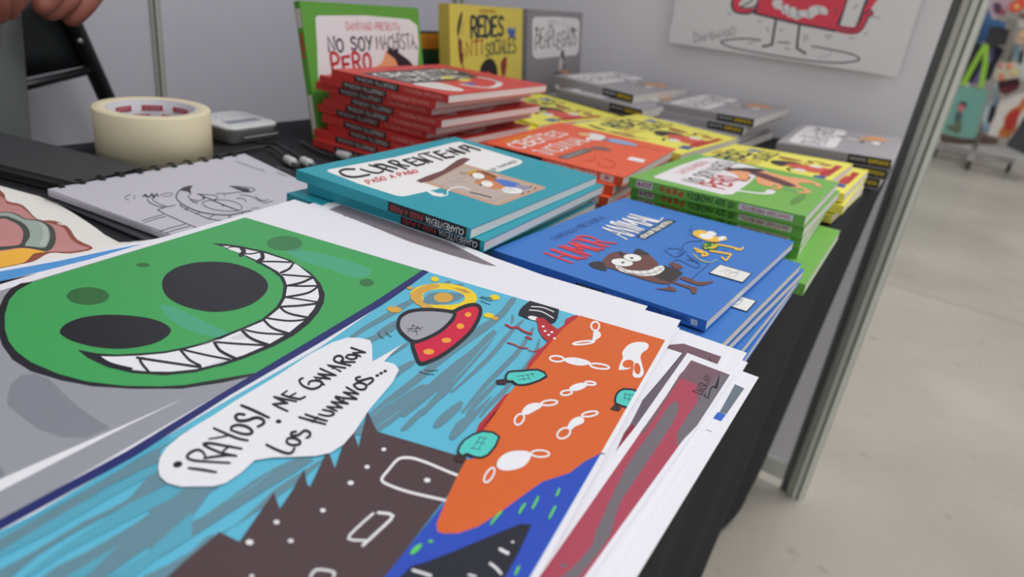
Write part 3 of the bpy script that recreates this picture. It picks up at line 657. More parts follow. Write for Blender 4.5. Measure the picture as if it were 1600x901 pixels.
# ------------------------------------------------------------------ loose art prints
def sheet(nm, z, px, label, art=None, world=None, group='loose art prints in the fanned pile'):
    """px: 4 corners in order; thin paper sheet with real thickness at height z"""
    P = world if world else [up(p, z) for p in px]
    c = sum(P, V((0, 0, 0)))/len(P); c.z = TZ+z-.0004
    b = MB(); b.prism([V((p.x, p.y, TZ+z)) for p in P], V((0, 0, -.00035))); o = b.build(nm, PAPER, org=c, label=label, cat='print', group=group)
    if art:
        A = Art(lambda p: up(p, z), V((0, 0, 1)), rough=.36); art(A); A.build('printed_picture', o, org=c)
    return o
def ext(A_, B_, z, L):
    """continue edge A->B (pixels) on plane z to length L (metres): returns the world point"""
    a, b_ = up(A_, z), up(B_, z); return a+(b_-a).normalized()*L

GRN = (66, 158, 88); INK = (38, 40, 46); CY = (92, 178, 204); SL = (98, 134, 148); BRN = (78, 62, 64); ORG = (208, 98, 46); SEA = (46, 76, 178); CRIM = (176, 50, 56); TL = (82, 196, 186); WH = (226, 226, 230)
def comic(A):
    c3 = crop(0, 330, 3.1075); c4 = crop(300, 330, 3.108); c5 = crop(580, 400, 4.097); c6 = crop(800, 460, 3.753); c7 = crop(200, 500, 3.004)
    d1 = crop(240, 620, 3.206); d2 = crop(560, 620, 3.2075); d6 = crop(0, 600, 2.993); e7 = crop(230, 370, 3.917); e8 = crop(580, 800, 5.714)
    # frame: whole lower picture in cyan
    LB, RB, ZL = (-700, 690), (560, 1500), None
    A.fill(CY, [(667, 424), (1039.3, 532.5), (938.8, 708.9), (828, 901), (398, 1650), (-358, 2969), (-1179, 1541), (-373, 1054), (0, 826), (342, 620)])
    GP = (146, 148, 156)
    A.fill(GP, [(383.5, 339.7), (666.5, 423.5), (577, 478), (342, 616), (0, 815), (-373, 1046), (-1179, 1532), (-1528, 909), (-823, 699.5), (0, 454)])
    A.fill((126, 130, 138), [(35, 905), (52, 840), (100, 797), (170, 790), (240, 815), (330, 905), (400, 965), (470, 1010), (532, 1050), (420, 1100), (300, 1098), (180, 1055), (90, 985), (35, 940)], c3, 0)
    A.fill((126, 130, 138), [(-60, 350), (0, 385), (28, 432), (0, 442), (-90, 470)], d6, 0)
    A.fill((222, 222, 226), [(-60, 472), (0, 445), (200, 357), (400, 270), (640, 165), (872, 62), (600, 192), (300, 345), (0, 500), (-60, 530)], d6)
    # monster head
    A.fill(INK, [(155, 342), (100, 350), (50, 378), (20, 415), (-5, 470), (-12, 540), (-5, 600), (10, 650), (60, 720), (150, 777), (300, 822), (450, 850), (640, 862), (880, 862), (1080, 832), (1290, 786), (1310, 760), (1243, 690), (600, 500), (155, 400)], c3)
    A.fill(GRN, [(158, 343), (85, 385), (45, 430), (24, 500), (24, 570), (42, 630), (80, 680), (150, 732), (280, 788), (420, 826), (600, 847), (780, 850), (900, 843), (1080, 812), (1243, 784), (1278, 776), (1300, 760), (2071, 293), (1190, 30)], c3)
    A.fill((58, 58, 62), [(1085, 828), (1200, 795), (1282, 778), (1270, 792)], c3)
    for P, c in (([(440, 178), (530, 188), (700, 222), (840, 270), (872, 300), (800, 322), (650, 275), (520, 235)], (74, 162, 124)), ([(430, 170), (500, 165), (538, 190), (480, 195)], (74, 150, 118))): A.fill(c, P, c4, 3)
    A.fill((74, 160, 124), [(778, 455), (860, 470), (1000, 540), (1112, 592), (1050, 612), (930, 582), (820, 520)], c3, 3)
    for c, rx_, ry_, K, col in (((427, 412), 104, 43, c3, (52, 104, 60)), ((694, 261), 33, 11, c3, (52, 110, 60)), ((450, 156), 88, 36, c4, (58, 122, 74)), ((848, 347), 35, 19, c4, (54, 112, 66))): A.ell(col, c, rx_, ry_, K)
    A.fill(INK, [(92, 300), (104, 245), (170, 192), (280, 160), (400, 152), (520, 162), (640, 200), (715, 250), (740, 300), (715, 355), (640, 412), (540, 446), (430, 460), (320, 450), (200, 415), (118, 362)], e7, 4)
    A.fill(INK, [(291, 580), (330, 541), (420, 512), (550, 502), (700, 515), (790, 541), (831, 578), (795, 620), (720, 650), (600, 668), (480, 662), (370, 637), (308, 608)], c3, 4)
    c32 = lambda p: ((p[0]-0)/3.1075, 330+p[1]/3.1075)
    def e(p): return ((230+p[0]/3.917), (370+p[1]/3.917))
    def c(p): return (p[0]/3.1075, 330+p[1]/3.1075)
    outer = [e(p) for p in [(395, 38), (480, 44), (560, 55), (720, 88), (880, 143), (1000, 218), (1060, 283), (1088, 350), (1080, 405), (1050, 462), (990, 532), (900, 602), (780, 668), (600, 742), (430, 800)]] + [c(p) for p in [(1080, 747), (950, 782), (800, 797), (640, 786), (520, 757), (425, 712), (376, 672)]]
    inner = [c(p) for p in [(470, 690), (560, 696), (680, 690), (800, 680), (900, 660), (1000, 635), (1100, 598)]] + [e(p) for p in [(300, 655), (420, 620), (560, 565), (700, 505), (790, 430), (825, 370), (835, 300), (815, 250), (760, 205), (660, 150), (560, 100), (470, 64)]]
    A.fill(INK, outer+inner, None)
    wo = [e(p) for p in [(462, 56), (500, 58), (600, 75), (720, 100), (850, 142), (920, 172), (1005, 240), (1042, 300), (1052, 368), (1022, 438), (965, 508), (865, 588), (745, 657), (560, 737), (450, 767)]] + [c(p) for p in [(1180, 700), (1080, 735), (950, 767), (830, 779), (720, 778), (640, 770), (560, 745), (478, 704)]]
    wi = [c(p) for p in [(560, 706), (680, 701), (800, 690), (900, 671), (1010, 642), (1110, 608)]] + [e(p) for p in [(310, 664), (430, 632), (570, 575), (715, 514), (810, 437), (845, 375), (858, 300), (838, 250), (800, 212), (700, 157), (600, 112), (500, 76)]]
    A.fill((226, 226, 230), wo+wi, None)
    A.fill((206, 206, 210), [(505, 622), (560, 595), (600, 600), (612, 620), (560, 632)], e7, 2)
    T = [([(485, 72), (520, 62), (565, 66)], 1.0), ([(578, 70), (592, 90), (572, 112)], 4.5), ([(600, 104), (640, 104), (690, 94)], 1.4), ([(702, 98), (706, 130), (678, 152)], 4.2), ([(700, 152), (780, 152), (880, 156)], 1.8),
         ([(895, 160), (870, 195), (818, 220)], 2.4), ([(828, 232), (910, 238), (1008, 246)], 1.9), ([(1012, 250), (940, 282), (862, 299)], 2.4), ([(862, 299), (950, 302), (1046, 300)], 1.9), ([(1044, 306), (980, 345), (846, 370)], 2.2),
         ([(846, 370), (950, 385), (1046, 400)], 1.7), ([(1044, 408), (930, 422), (830, 428), (822, 440), (870, 470), (990, 496)], 2.3), ([(738, 499), (850, 514), (930, 512), (990, 500)], 2.0), ([(718, 514), (770, 560), (872, 594)], 2.6),
         ([(598, 570), (700, 590), (855, 598)], 2.0), ([(582, 576), (640, 625), (745, 663)], 3.0), ([(425, 645), (560, 656), (722, 664)], 2.2), ([(412, 648), (450, 700), (545, 748)], 3.2), ([(222, 692), (350, 722), (505, 752)], 2.2), ([(206, 696), (260, 755), (330, 796), (200, 780), (0, 750), (-62, 740)], 2.6)]
    for P, wd in T: A.line(INK, P, wd*1.5, e7, 4)
    A.line(INK, [(722, 780), (690, 742), (680, 718), (700, 716)], 4.2, c3, 4); A.line(INK, [(480, 705), (540, 740), (640, 765)], 3.2, c3)
    # divider
    A.fill((216, 220, 226), [(669.5, 424.5), (644, 443), (500, 543), (362, 622), (0, 835), (-420, 1078), (-420, 1070), (0, 829), (359, 618), (640, 440)])
    A.fill((40, 48, 104), [(661, 421.7), (583, 473), (500, 523), (342, 617), (200, 704), (0, 812), (-373, 1037), (-1195, 1515), (-1179, 1545), (-373, 1058), (0, 829), (211, 713), (360, 617.5), (498, 537), (598, 476), (640, 447), (670, 424.8)])
    # rain streaks: long brush strokes running down to the left
    k9 = crop(469, 359, 2.912); SD = (88, 124, 138)
    for P, wd, tp in (([(190, 520), (300, 445), (430, 372), (560, 292), (680, 236)], 8, .5), ([(240, 520), (320, 500), (400, 462), (440, 440)], 9, .6), ([(440, 350), (560, 300), (660, 262), (740, 250)], 6, .5), ([(962, 322), (925, 375), (860, 430), (760, 500), (640, 590), (520, 690), (400, 780), (330, 840)], 12, .35),
                      ([(880, 470), (800, 560), (700, 640), (580, 740), (470, 840)], 19, .5), ([(820, 560), (700, 690), (600, 790), (560, 840)], 10, .6), ([(965, 388), (968, 408), (960, 425)], 4, .5), ([(1015, 412), (955, 470), (880, 560), (800, 640), (690, 740)], 7, .6),
                      ([(1060, 450), (1000, 545), (930, 620), (840, 710), (740, 830)], 8, .5), ([(1088, 500), (1070, 560), (1020, 630), (960, 700)], 6, .6), ([(500, 512), (420, 560), (320, 610)], 7, .6), ([(520, 600), (440, 650), (380, 700)], 11, .5), ([(900, 690), (820, 770), (760, 840)], 8, .5),
                      ([(1000, 640), (940, 720), (860, 800), (820, 850)], 7, .5), ([(350, 470), (420, 430), (500, 400)], 6, .6), ([(975, 315), (950, 345), (905, 390)], 8, .3)):
        A.line(SL, P, wd, k9, 4, taper=tp)
    for P, wd in (([(930, 440), (840, 530), (760, 620), (690, 695)], 1.6), ([(612, 742), (560, 820)], 2.0), ([(880, 400), (760, 470), (640, 560)], 1.4)): A.line(CY, P, wd, k9, 4, taper=.7)
    for P in ([(600, 445), (720, 400), (840, 330), (900, 300), (800, 370), (690, 440), (590, 485)], [(860, 690), (960, 640), (1010, 660), (900, 720), (870, 760)], [(1010, 170), (1060, 135), (1382, -20), (1400, -10), (1130, 100)]): A.fill(SL, P, crop(200, 500, 3.004)) if False else None
    for P in ([(-40, 800), (0, 782), (240, 650), (480, 495), (560, 455), (700, 385), (765, 352), (745, 320), (800, 270), (880, 215), (860, 235), (560, 400), (240, 590), (0, 725), (-40, 745)],
              [(-40, 905), (0, 870), (150, 790), (400, 640), (600, 540), (740, 380), (760, 450), (780, 470), (560, 585), (380, 680), (180, 800), (60, 901), (-40, 960)],
              [(190, 910), (400, 790), (640, 650), (860, 490), (1050, 380), (900, 620), (640, 800), (500, 901), (470, 930)], [(640, 930), (780, 850), (900, 780), (1000, 700), (1000, 901)]): A.fill(SL, P, d6, 2)
    for P in ([(0, 475), (160, 460), (330, 455), (0, 600)], [(0, 720), (250, 600), (500, 420), (700, 315), (800, 320), (560, 470), (200, 700), (0, 820)], [(100, 901), (250, 740), (430, 630), (600, 470), (740, 380), (860, 305), (760, 400), (540, 560), (420, 640), (330, 700), (140, 880)],
              [(1000, 190), (1080, 110), (1200, 30), (1340, -60), (1420, -40), (1280, 60), (1130, 175)], [(1240, 160), (1330, 70), (1400, 20), (1440, -50), (1500, -40), (1380, 60), (1270, 165)], [(1400, 150), (1440, 90), (1540, 20), (1539, 60), (1440, 150)], [(1480, 205), (1520, 130), (1620, 60), (1700, -10), (1600, 120), (1510, 212)]): A.fill(SL, P, d1, 2)
    for P in ([(350, 530), (480, 460), (590, 380)], [(1040, 130), (1120, 80), (1190, 20)], [(1100, 165), (1180, 110), (1232, 70)]): A.line(CY, P, 1.0, d1)
    # long lighter cyan gaps
    for P in ([(0, 700), (300, 545), (600, 370), (790, 250)],): A.line((80, 168, 194), P, 5.0, d6)
    for P in ([(-20, 800), (0, 815), (250, 690), (520, 530), (740, 410), (735, 372), (500, 490), (240, 640), (0, 785)], [(140, 905), (330, 780), (600, 640), (800, 540), (860, 495), (770, 480), (560, 585), (330, 740), (200, 830), (110, 905)], [(300, 910), (400, 850), (560, 750), (440, 870), (390, 910)],
              [(500, 910), (700, 780), (898, 600), (898, 720), (760, 800), (620, 910)]): A.fill((84, 160, 182), P, d6)
    # sun
    YS = (238, 200, 44); OC = (206, 160, 72)
    A.ell(YS, (463, 262), 216, 85, c5, 3, 32); A.fill(OC, [(250, 270), (262, 235), (330, 195), (400, 178), (440, 200), (330, 240), (330, 290), (380, 318), (400, 340), (330, 335)], c5, 2); A.ell((96, 176, 196), (465, 265), 136, 50, c5, 3, 28)
    A.fill(SL, [(330, 300), (360, 250), (420, 235), (560, 240), (596, 262), (520, 300), (420, 316)], c5, 2)
    A.ell(OC, (462, 268), 62, 31, c5); A.fill((190, 148, 70), [(520, 205), (600, 215), (640, 240), (600, 240)], c5)
    for cc, a_, b_, col in (((408, 150), 26, 16, YS), ((250, 207), 21, 10, OC), ((148, 345), 48, 20, OC), ((790, 267), 32, 17, YS), ((752, 383), 34, 16, YS), ((790, 400), 24, 12, OC)): A.ell(col, cc, a_, b_, c5, 6)
    # flying saucer
    dome = [(172, 440), (188, 392), (245, 358), (330, 346), (420, 348), (500, 358), (535, 372), (512, 418), (445, 482), (350, 532), (275, 552), (215, 515), (182, 478)]
    disc = [(528, 362), (600, 325), (665, 315), (698, 340), (688, 400), (640, 482), (560, 560), (450, 640), (360, 682), (312, 690), (285, 640), (264, 562), (300, 548), (400, 505), (480, 450), (524, 405)]
    A.fill((200, 38, 68), disc, c5); A.line(INK, disc, 6.0, c5, 3, closed=True)
    A.fill((156, 157, 166), dome, c5, 3); A.line(INK, dome, 5.6, c5, 3, closed=True)
    for cc, a_, b_ in (((620, 378), 21, 15), ((570, 452), 24, 18), ((481, 543), 31, 16), ((368, 616), 35, 18)): A.ell((240, 158, 60), cc, a_, b_, c5)
    for P in ([(270, 442), (255, 470), (232, 490)], [(262, 448), (300, 462), (318, 480)], [(228, 468), (280, 470), (330, 462)], [(300, 452), (285, 480), (295, 508)], [(258, 486), (300, 484)]): A.line(INK, P, 1.0, c5)
    for P in ([(50, 492), (55, 515), (80, 530)], [(92, 488), (105, 505), (130, 520)], [(695, 268), (730, 280), (772, 290)], [(700, 290), (730, 302), (762, 314)], [(706, 262), (740, 270), (775, 272)], [(305, 742), (350, 757), (402, 761)], [(345, 735), (385, 738), (428, 734)]): A.line(INK, P, .9, c5)
    # building
    A.fill(BRN, [(-20, 960), (60, 915), (110, 870), (140, 840), (240, 757), (330, 680), (430, 730), (520, 600), (602, 483), (632, 565), (690, 480), (755, 366), (768, 440), (784, 455), (820, 380), (862, 288), (882, 292), (908, 364), (950, 240), (998, 170), (1027, 257), (1050, 160), (1072, 73), (1100, 140), (1122, 178), (1539, 302), (1610, 330), (1500, 460), (1440, 540), (1160, 905), (192, 2148), (-2693, 6181), (-3334, 5065), (-769, 1700)], d1)
    for P, wd in (([(1530, 400), (1460, 372), (1380, 338), (1310, 314), (1262, 308), (1222, 318), (1180, 365), (1142, 418), (1180, 446), (1270, 478), (1370, 502), (1460, 522)], 4.2), ([(1100, 588), (1030, 650), (975, 714), (1060, 724)], 3.6), ([(1125, 584), (1198, 600), (1130, 672), (1048, 748)], 4.4), ([(785, 905), (812, 872), (860, 872), (905, 884), (900, 905)], 3.8)):
        A.line((224, 224, 226), P, wd, d1, 3)
    for cc, r_ in (((1153, 267), 12), ((1069, 355), 13), ((987, 435), 15), ((848, 573), 14), ((616, 632), 15), ((481, 733), 19), ((687, 726), 14), ((1370, 422), 16), ((492, 903), 12)): A.ell((226, 226, 226), cc, r_, r_*.72, d1)
    # sea
    A.fill(SEA, [(735, 715), (828, 901-160), (938.8, 708.9), (828, 901), (398, 1650), (-358, 2969), (-600, 2548), (300, 1290), (602, 901), (697, 783)])
    # red strip and orange ground
    A.fill(CRIM, [(1060, 405), (1112, 402), (1150, 440), (1192, 472), (1235, 445), (1245, 408), (1285, 388), (1318, 381), (1330, 400), (1220, 510), (1090, 650), (915, 880), (700, 1170), (660, 1160), (690, 1080), (780, 980), (850, 895), (915, 862), (962, 830), (985, 740), (1012, 680), (1052, 632), (1062, 605), (1102, 582), (1128, 552), (1092, 520), (1070, 478)], c5)
    A.fill(ORG, [(906, 494), (1039.3, 532.5), (992, 616), (938.8, 708.9), (912, 723), (890, 740), (847, 754), (816, 776), (778, 804), (747, 824), (716, 834.5), (694, 835), (683, 832), (682, 819), (697, 782), (716, 741.5), (728, 719.8), (747, 716), (755, 690), (757, 672), (792, 620), (843.6, 556), (880, 514)])
    for P, wd in (([(862, 442), (900, 462), (935, 460), (975, 485), (1028, 502)], 3.0), ([(990, 522), (1026, 534)], 2.6), ([(872, 557), (920, 572), (955, 590), (1002, 594)], 1.8), ([(1005, 602), (1030, 614), (1062, 612)], 1.2)): A.line(CRIM, P, wd, c5)
    A.fill(INK, [(1015, 290), (1202, 345), (1192, 400), (1178, 425), (1150, 438), (1100, 415), (1055, 418), (1000, 405), (942, 380), (950, 350), (975, 322)], c5)
    for P in ([(1025, 328), (1100, 334), (1168, 362)], [(1012, 350), (1090, 360), (1165, 402)]): A.line(WH, P, 1.5, c5)
    A.ell(WH, (1038, 402), 36, 13, c5, 12); A.fill(CRIM, [(1052, 402), (1100, 402), (1130, 428), (1075, 440)], c5, 2)
    for cc in ((1100, 455), (1112, 485), (1155, 492), (1135, 510), (1172, 532)): A.ell(WH, cc, 10, 6, c5)
    # masks
    def mask(K, loops, bodies, wd=2.8):
        for cc, a_, b_, r_ in loops:
            P = [(cc[0]+a_*math.cos(t)*math.cos(math.radians(r_))-b_*math.sin(t)*math.sin(math.radians(r_)), cc[1]+a_*math.cos(t)*math.sin(math.radians(r_))+b_*math.sin(t)*math.cos(math.radians(r_))) for t in [2*math.pi*i/14 for i in range(14)]]
            A.line(WH, P, wd, K, 0, closed=True)
        for P in bodies: A.fill(WH, P, K, 3)
    mask(c6, [((487, 190), 24, 26, 0), ((418, 288), 62, 9, -6)], [[(478, 222), (500, 215), (520, 235), (516, 255), (492, 270), (480, 285), (470, 270), (474, 250)]])
    mask(c6, [((262, 382), 42, 17, 4), ((512, 426), 58, 14, 8)], [[(305, 380), (350, 374), (390, 378), (440, 392), (460, 408), (430, 420), (390, 422), (340, 412), (310, 398)]])
    A.fill(WH, [(645, 345), (675, 305), (720, 285), (775, 285), (800, 302), (790, 328), (765, 345), (752, 375), (768, 440), (770, 470), (750, 492), (715, 490), (706, 470), (712, 430), (700, 420), (690, 440), (640, 448), (624, 440), (640, 395), (650, 375)], c6, 3)
    A.ell(ORG, (680, 412), 34, 24, c6, -10); A.ell(ORG, (733, 440), 19, 34, c6, -8)
    mask(c6, [((458, 526), 32, 10, 6), ((318, 582), 34, 14, -8)], [[(335, 560), (350, 540), (390, 525), (425, 525), (440, 540), (410, 560), (370, 572)]])
    mask(c6, [((218, 641), 48, 15, -6), ((42, 738), 24, 36, 35)], [[(55, 700), (80, 660), (125, 642), (170, 645), (172, 665), (130, 690), (85, 712)]])
    mask(c6, [((455, 707), 48, 14, -10), ((302, 820), 42, 28, -30)], [[(325, 780), (350, 740), (395, 722), (420, 735), (415, 760), (370, 780), (345, 800)]])
    mask(d2, [((910, 290), 46, 17, 2), ((655, 398), 18, 42, 32)], [[(692, 352), (705, 315), (745, 285), (800, 275), (850, 280), (865, 300), (838, 345), (785, 370), (720, 374)]])
    # bottles
    def bottle(K, body, neck, lines, wn=3.2):
        A.fill((62, 44, 46), neck, K); A.fill(TL, body, K, 2); A.line(INK, body, wn, K, 2, closed=True)
        for P in lines: A.line(INK, P, .8, K, 0)
    bottle(c5, [(862, 782), (880, 748), (960, 742), (1065, 734), (1122, 776), (1010, 826), (935, 830), (905, 808), (868, 806)], [(795, 800), (850, 792), (880, 800), (860, 828), (805, 826)], [[(930, 778), (1045, 760)], [(940, 800), (1010, 790)], [(965, 772), (980, 800)], [(1000, 768), (1018, 800)], [(1025, 755), (1040, 780)]])
    bottle(c6, [(603, 638), (612, 590), (655, 560), (742, 576), (715, 622), (690, 668), (650, 662), (622, 652)], [(572, 680), (600, 650), (640, 672), (625, 694)], [[(655, 590), (720, 600)], [(665, 582), (655, 632)], [(690, 590), (680, 640)], [(650, 612), (700, 622)]])
    A.fill((226, 226, 230), [(1039.3, 532.5), (1046, 534.5), (946, 710), (938.8, 708.9)])
    bottle(d2, [(500, 272), (530, 222), (622, 178), (705, 206), (650, 296), (592, 310), (545, 292), (520, 302), (505, 290)], [(478, 302), (505, 285), (545, 300), (525, 335), (480, 330)], [[(600, 208), (642, 215)], [(588, 230), (635, 240)], [(560, 262), (612, 270)], [(612, 205), (570, 268)], [(635, 212), (598, 272)]])
    # fin in the water
    A.fill((40, 42, 50), [(868, 643), (845, 648), (815, 643), (700, 688), (480, 780), (330, 838), (280, 850), (262, 858), (240, 880), (180, 940), (60, 1060), (640, 1080), (738, 901), (800, 790)], d2)
    for P, wd in (([(1150, 345), (1180, 362), (1218, 380)], 5.0), ([(1060, 472), (1110, 510), (1156, 562)], 4.0), ([(372, 532), (440, 552), (530, 582)], 4.2), ([(870, 574), (930, 590)], 3.4)): A.line((226, 226, 228), P, wd, e8, 3)
    A.ell((226, 226, 228), (1260, 280), 16, 8, e8)
    GD = (96, 196, 92)
    A.fill(GD, [(345, 388), (362, 350), (400, 312), (452, 292), (440, 330), (400, 375), (365, 392)], e8, 2); A.ell(GD, (530, 275), 24, 14, e8)
    for P in ([(662, 645), (690, 610), (716, 582)], [(805, 590), (818, 565), (835, 542)], [(870, 566), (885, 540), (900, 508)], [(990, 502), (1000, 485), (1004, 468)], [(955, 616), (970, 585), (986, 556)], [(785, 898), (795, 875), (804, 858)]): A.line(GD, P, 4.2, d2, taper=.3)
    # speech balloon
    A.fill((224, 224, 228), [(142, 700), (150, 655), (178, 610), (240, 555), (310, 508), (400, 455), (500, 388), (700, 268), (850, 168), (960, 110), (1030, 88), (1090, 90), (1136, 100), (1145, 125), (1147, 200), (1180, 182), (1222, 158), (1292, 117), (1240, 160), (1202, 200), (1250, 212), (1272, 240), (1240, 300), (1130, 430), (1060, 535), (1010, 592), (950, 630), (880, 645), (760, 650), (680, 652), (595, 665), (530, 725), (460, 772), (400, 788), (250, 790), (185, 772), (150, 740)], c7)
    TX = (34, 35, 42)
    h1 = crop(260, 620, 5.859); h2 = crop(410, 530, 5.468); h3 = crop(400, 580, 5.127)
    A.ell(TX, (105, 633), 45, 30, h1, -14); A.ell(TX, (707, 483), 14, 10, c7)
    for P, wd in (([(205, 668), (320, 682), (455, 705)], 3.4), ([(580, 620), (400, 610), (250, 597), (192, 568), (220, 525), (290, 500), (338, 525), (365, 575)], 3.3), ([(345, 578), (450, 562), (560, 550), (640, 556)], 3.2),
                  ([(640, 556), (480, 520), (345, 455), (400, 440), (520, 460), (688, 490)], 3.3), ([(585, 462), (528, 505), (518, 530)], 2.6), ([(435, 302), (560, 358), (660, 397), (745, 414)], 3.2), ([(390, 400), (480, 387), (575, 368)], 2.2),
                  ([(592, 318), (602, 288), (660, 272), (740, 290), (785, 330), (760, 356), (690, 352), (600, 322)], 3.4), ([(715, 178), (660, 172), (633, 198), (662, 232), (740, 230), (820, 205), (882, 222), (890, 258), (838, 288)], 3.6), ([(686, 92), (790, 135), (938, 205)], 3.4)): A.line(TX, P, wd*1.5, h1, 4, taper=.2)
    for P, wd in (([(215, 628), (150, 598), (90, 568)], 2.8), ([(90, 568), (160, 562), (215, 560)], 2.8), ([(215, 560), (160, 535), (100, 505)], 2.8), ([(100, 505), (190, 525), (290, 545)], 2.6), ([(165, 485), (230, 508), (320, 526), (365, 505)], 2.8), ([(165, 485), (210, 455)], 2.4), ([(225, 505), (285, 475)], 2.4),
                  ([(345, 345), (317, 365), (345, 410), (420, 438), (485, 420), (510, 385), (460, 366), (405, 375), (395, 400)], 2.8), ([(528, 402), (440, 338), (578, 352)], 2.6), ([(478, 372), (502, 346)], 2.2), ([(575, 352), (476, 308)], 2.6), ([(476, 308), (560, 318), (628, 322)], 2.4), ([(628, 322), (494, 264)], 2.6),
                  ([(668, 288), (555, 236), (708, 258)], 2.6), ([(600, 264), (632, 246)], 2.2), ([(752, 238), (640, 210), (612, 188), (628, 160), (668, 156), (690, 182), (678, 204), (790, 208)], 2.6), ([(712, 166), (735, 146), (788, 148), (806, 170), (762, 184), (716, 170)], 2.4), ([(838, 160), (775, 128)], 2.4), ([(775, 128), (878, 126)], 2.2), ([(878, 126), (758, 85)], 2.6),
                  ([(315, 680), (420, 710), (538, 740)], 2.8), ([(368, 656), (450, 685), (552, 712)], 2.8), ([(428, 722), (470, 680)], 2.6), ([(482, 655), (560, 670), (608, 656), (592, 634), (515, 616)], 2.5), ([(635, 628), (552, 590)], 2.6), ([(552, 590), (682, 600)], 2.4), ([(682, 600), (590, 548)], 2.6), ([(590, 548), (732, 566)], 2.4),
                  ([(732, 564), (650, 530), (628, 505), (690, 516), (806, 526)], 2.6), ([(690, 545), (702, 516)], 2.2), ([(806, 524), (694, 466)], 2.6), ([(694, 466), (820, 482)], 2.4), ([(820, 482), (718, 424)], 2.6), ([(780, 402), (830, 385), (885, 405), (874, 440), (820, 440), (784, 412)], 2.6), ([(835, 335), (800, 346), (815, 370), (870, 360), (930, 345), (944, 368), (905, 400)], 2.6)): A.line(TX, P, wd*1.45, h2, 4 if len(P) > 4 else 0, taper=.15)
    for P, wd in (([(85, 603), (170, 645), (250, 672), (292, 662), (308, 630)], 3.0), ([(245, 578), (260, 552), (310, 552), (352, 575), (345, 600), (290, 606), (250, 590)], 2.9), ([(320, 498), (285, 506), (290, 530), (340, 525), (390, 490), (430, 505), (430, 535), (405, 548)], 2.9)): A.line(TX, P, wd*1.5, h3, 4, taper=.15)
    for cc in ((1170, 268), (1188, 257), (1207, 247)): A.ell(TX, cc, 9, 6, c7)

# lower sheets first (z from the cloth up)
def tint(cols):
    def f(A):
        for c_, P in cols: A.fill(c_, P)
    return f
ps = MB()
P_ = [V((-.34, -.10, TZ+.0006)), V((-.118, -.10, TZ+.0006)), V((-.118, .30, TZ+.0006)), V((-.34, .30, TZ+.0006))]
ps.prism(P_, V((0, 0, .0364))); ps.build('paper_stack', mat((214, 213, 218), .7, noise=.08, nscale=40, stretch=(1, 1, 80)), org=V((-.26, .1, TZ)), label='thick pile of further prints underneath the fanned art prints', cat='paper')
def fan(z, B_, D_, L_, W_, label, art=None):
    """sheet given by its right far corner pixel B_, direction of its right edge (pixel D_), edge length L_, width W_"""
    b_ = up(B_, z); d_ = (up(D_, z)-b_).normalized(); s_ = V((-d_.y, d_.x, 0)); s_ = -s_ if s_.x > 0 else s_
    return sheet('art_print', z, None, label, art, world=[b_+s_*W_, b_, b_+d_*L_, b_+d_*L_+s_*W_])
def art_edge(A):
    A.fill((100, 112, 122), [(1148.5, 600), (1163, 606.5), (1135, 647), (1124, 644)]); A.fill((52, 98, 192), [(1121.5, 643.5), (1134.5, 647.5), (1126.5, 658), (1114, 653.5)])
    A.line((60, 60, 66), [(1101.5, 670.5), (1112, 674.5)], .7, None, 0)
fan(.0377, (1185.5, 589), (995, 901), .40, .30, 'white art print lowest in the pile, reaching furthest right with a blue square print', art_edge)
fan(.0382, (1168.5, 566), (960, 901), .42, .28, 'white art print with bare margin just under the signed red print')
fan(.0386, (1167, 551), (955, 880), .42, .30, 'white art print whose margin corner lies against the blue books')
def art_dark(A):
    A.fill((112, 84, 94), [(1067.5, 536.5), (1127, 557), (1121, 568.5), (1030, 540)]); A.line((40, 36, 42), [(1108, 558), (1112, 566)], 1.2, None, 0)
fan(.0390, (1142, 546), (930, 880), .42, .31, 'art print with a dark mauve picture edge, behind the signed red print', art_dark)
def art_red(A):
    g = crop(840, 500, 2.2475); g6 = crop(1040, 560, 7.507)
    A.fill((166, 70, 88), [(1080, 562.5), (1140.5, 585.5), (913, 901), (700, 1200), (632, 1200), (843, 901)])
    A.fill((116, 88, 98), [(1080, 562.5), (1140.5, 585.5), (1098, 651), (1090, 640), (1088, 600), (1060, 590)])
    A.fill((110, 104, 110), [(470, 290), (495, 300), (480, 350), (430, 430), (370, 520), (330, 580), (290, 640), (260, 740), (240, 780), (180, 860), (140, 905), (60, 1000), (20, 960), (120, 870), (190, 790), (205, 740), (265, 610), (320, 500), (400, 390)], g, 3)
    A.fill((110, 104, 110), [(640, 190), (672, 195), (560, 370), (490, 442), (488, 400), (530, 330), (590, 250)], g)
    A.fill((112, 92, 100), [(520, 170), (470, 250), (420, 330), (370, 400), (360, 395), (430, 300), (500, 190)], g)
    A.ell((112, 100, 106), (92, 860), 11, 8, g)
    A.text('DASLAV', (34, 32, 38), (1098, 617), (1111.5, 589), (-15, -5.5), (-8, -4), 1.2, None, gap=.25, jit=.03)
    A.fill((34, 32, 38), [(632, 178), (628, 250), (608, 352), (570, 350), (560, 335), (535, 350), (545, 330), (560, 318), (580, 325)], g6)
    A.line((34, 32, 38), [(548, 330), (530, 350), (515, 400), (495, 466), (450, 440), (470, 415)], 1.9, g6, 0)
def art_mau(A):
    A.fill((100, 90, 102), [(1067, 551), (1092, 560), (1010, 700), (960, 710), (975, 676), (984, 664), (1003, 627)])
    A.fill((140, 44, 62), [(985, 662), (1003, 672), (930, 790), (850, 910), (780, 1000), (770, 990), (873, 830), (930, 750), (958, 712)])
    A.line((40, 38, 44), [(1067, 551), (1035, 590), (1003, 627)], 1.0, None, 0)
fan(.0394, (1080, 556.5), (905, 842), .40, .31, 'art print with mauve and dark red picture between top print and signed strip', art_mau)
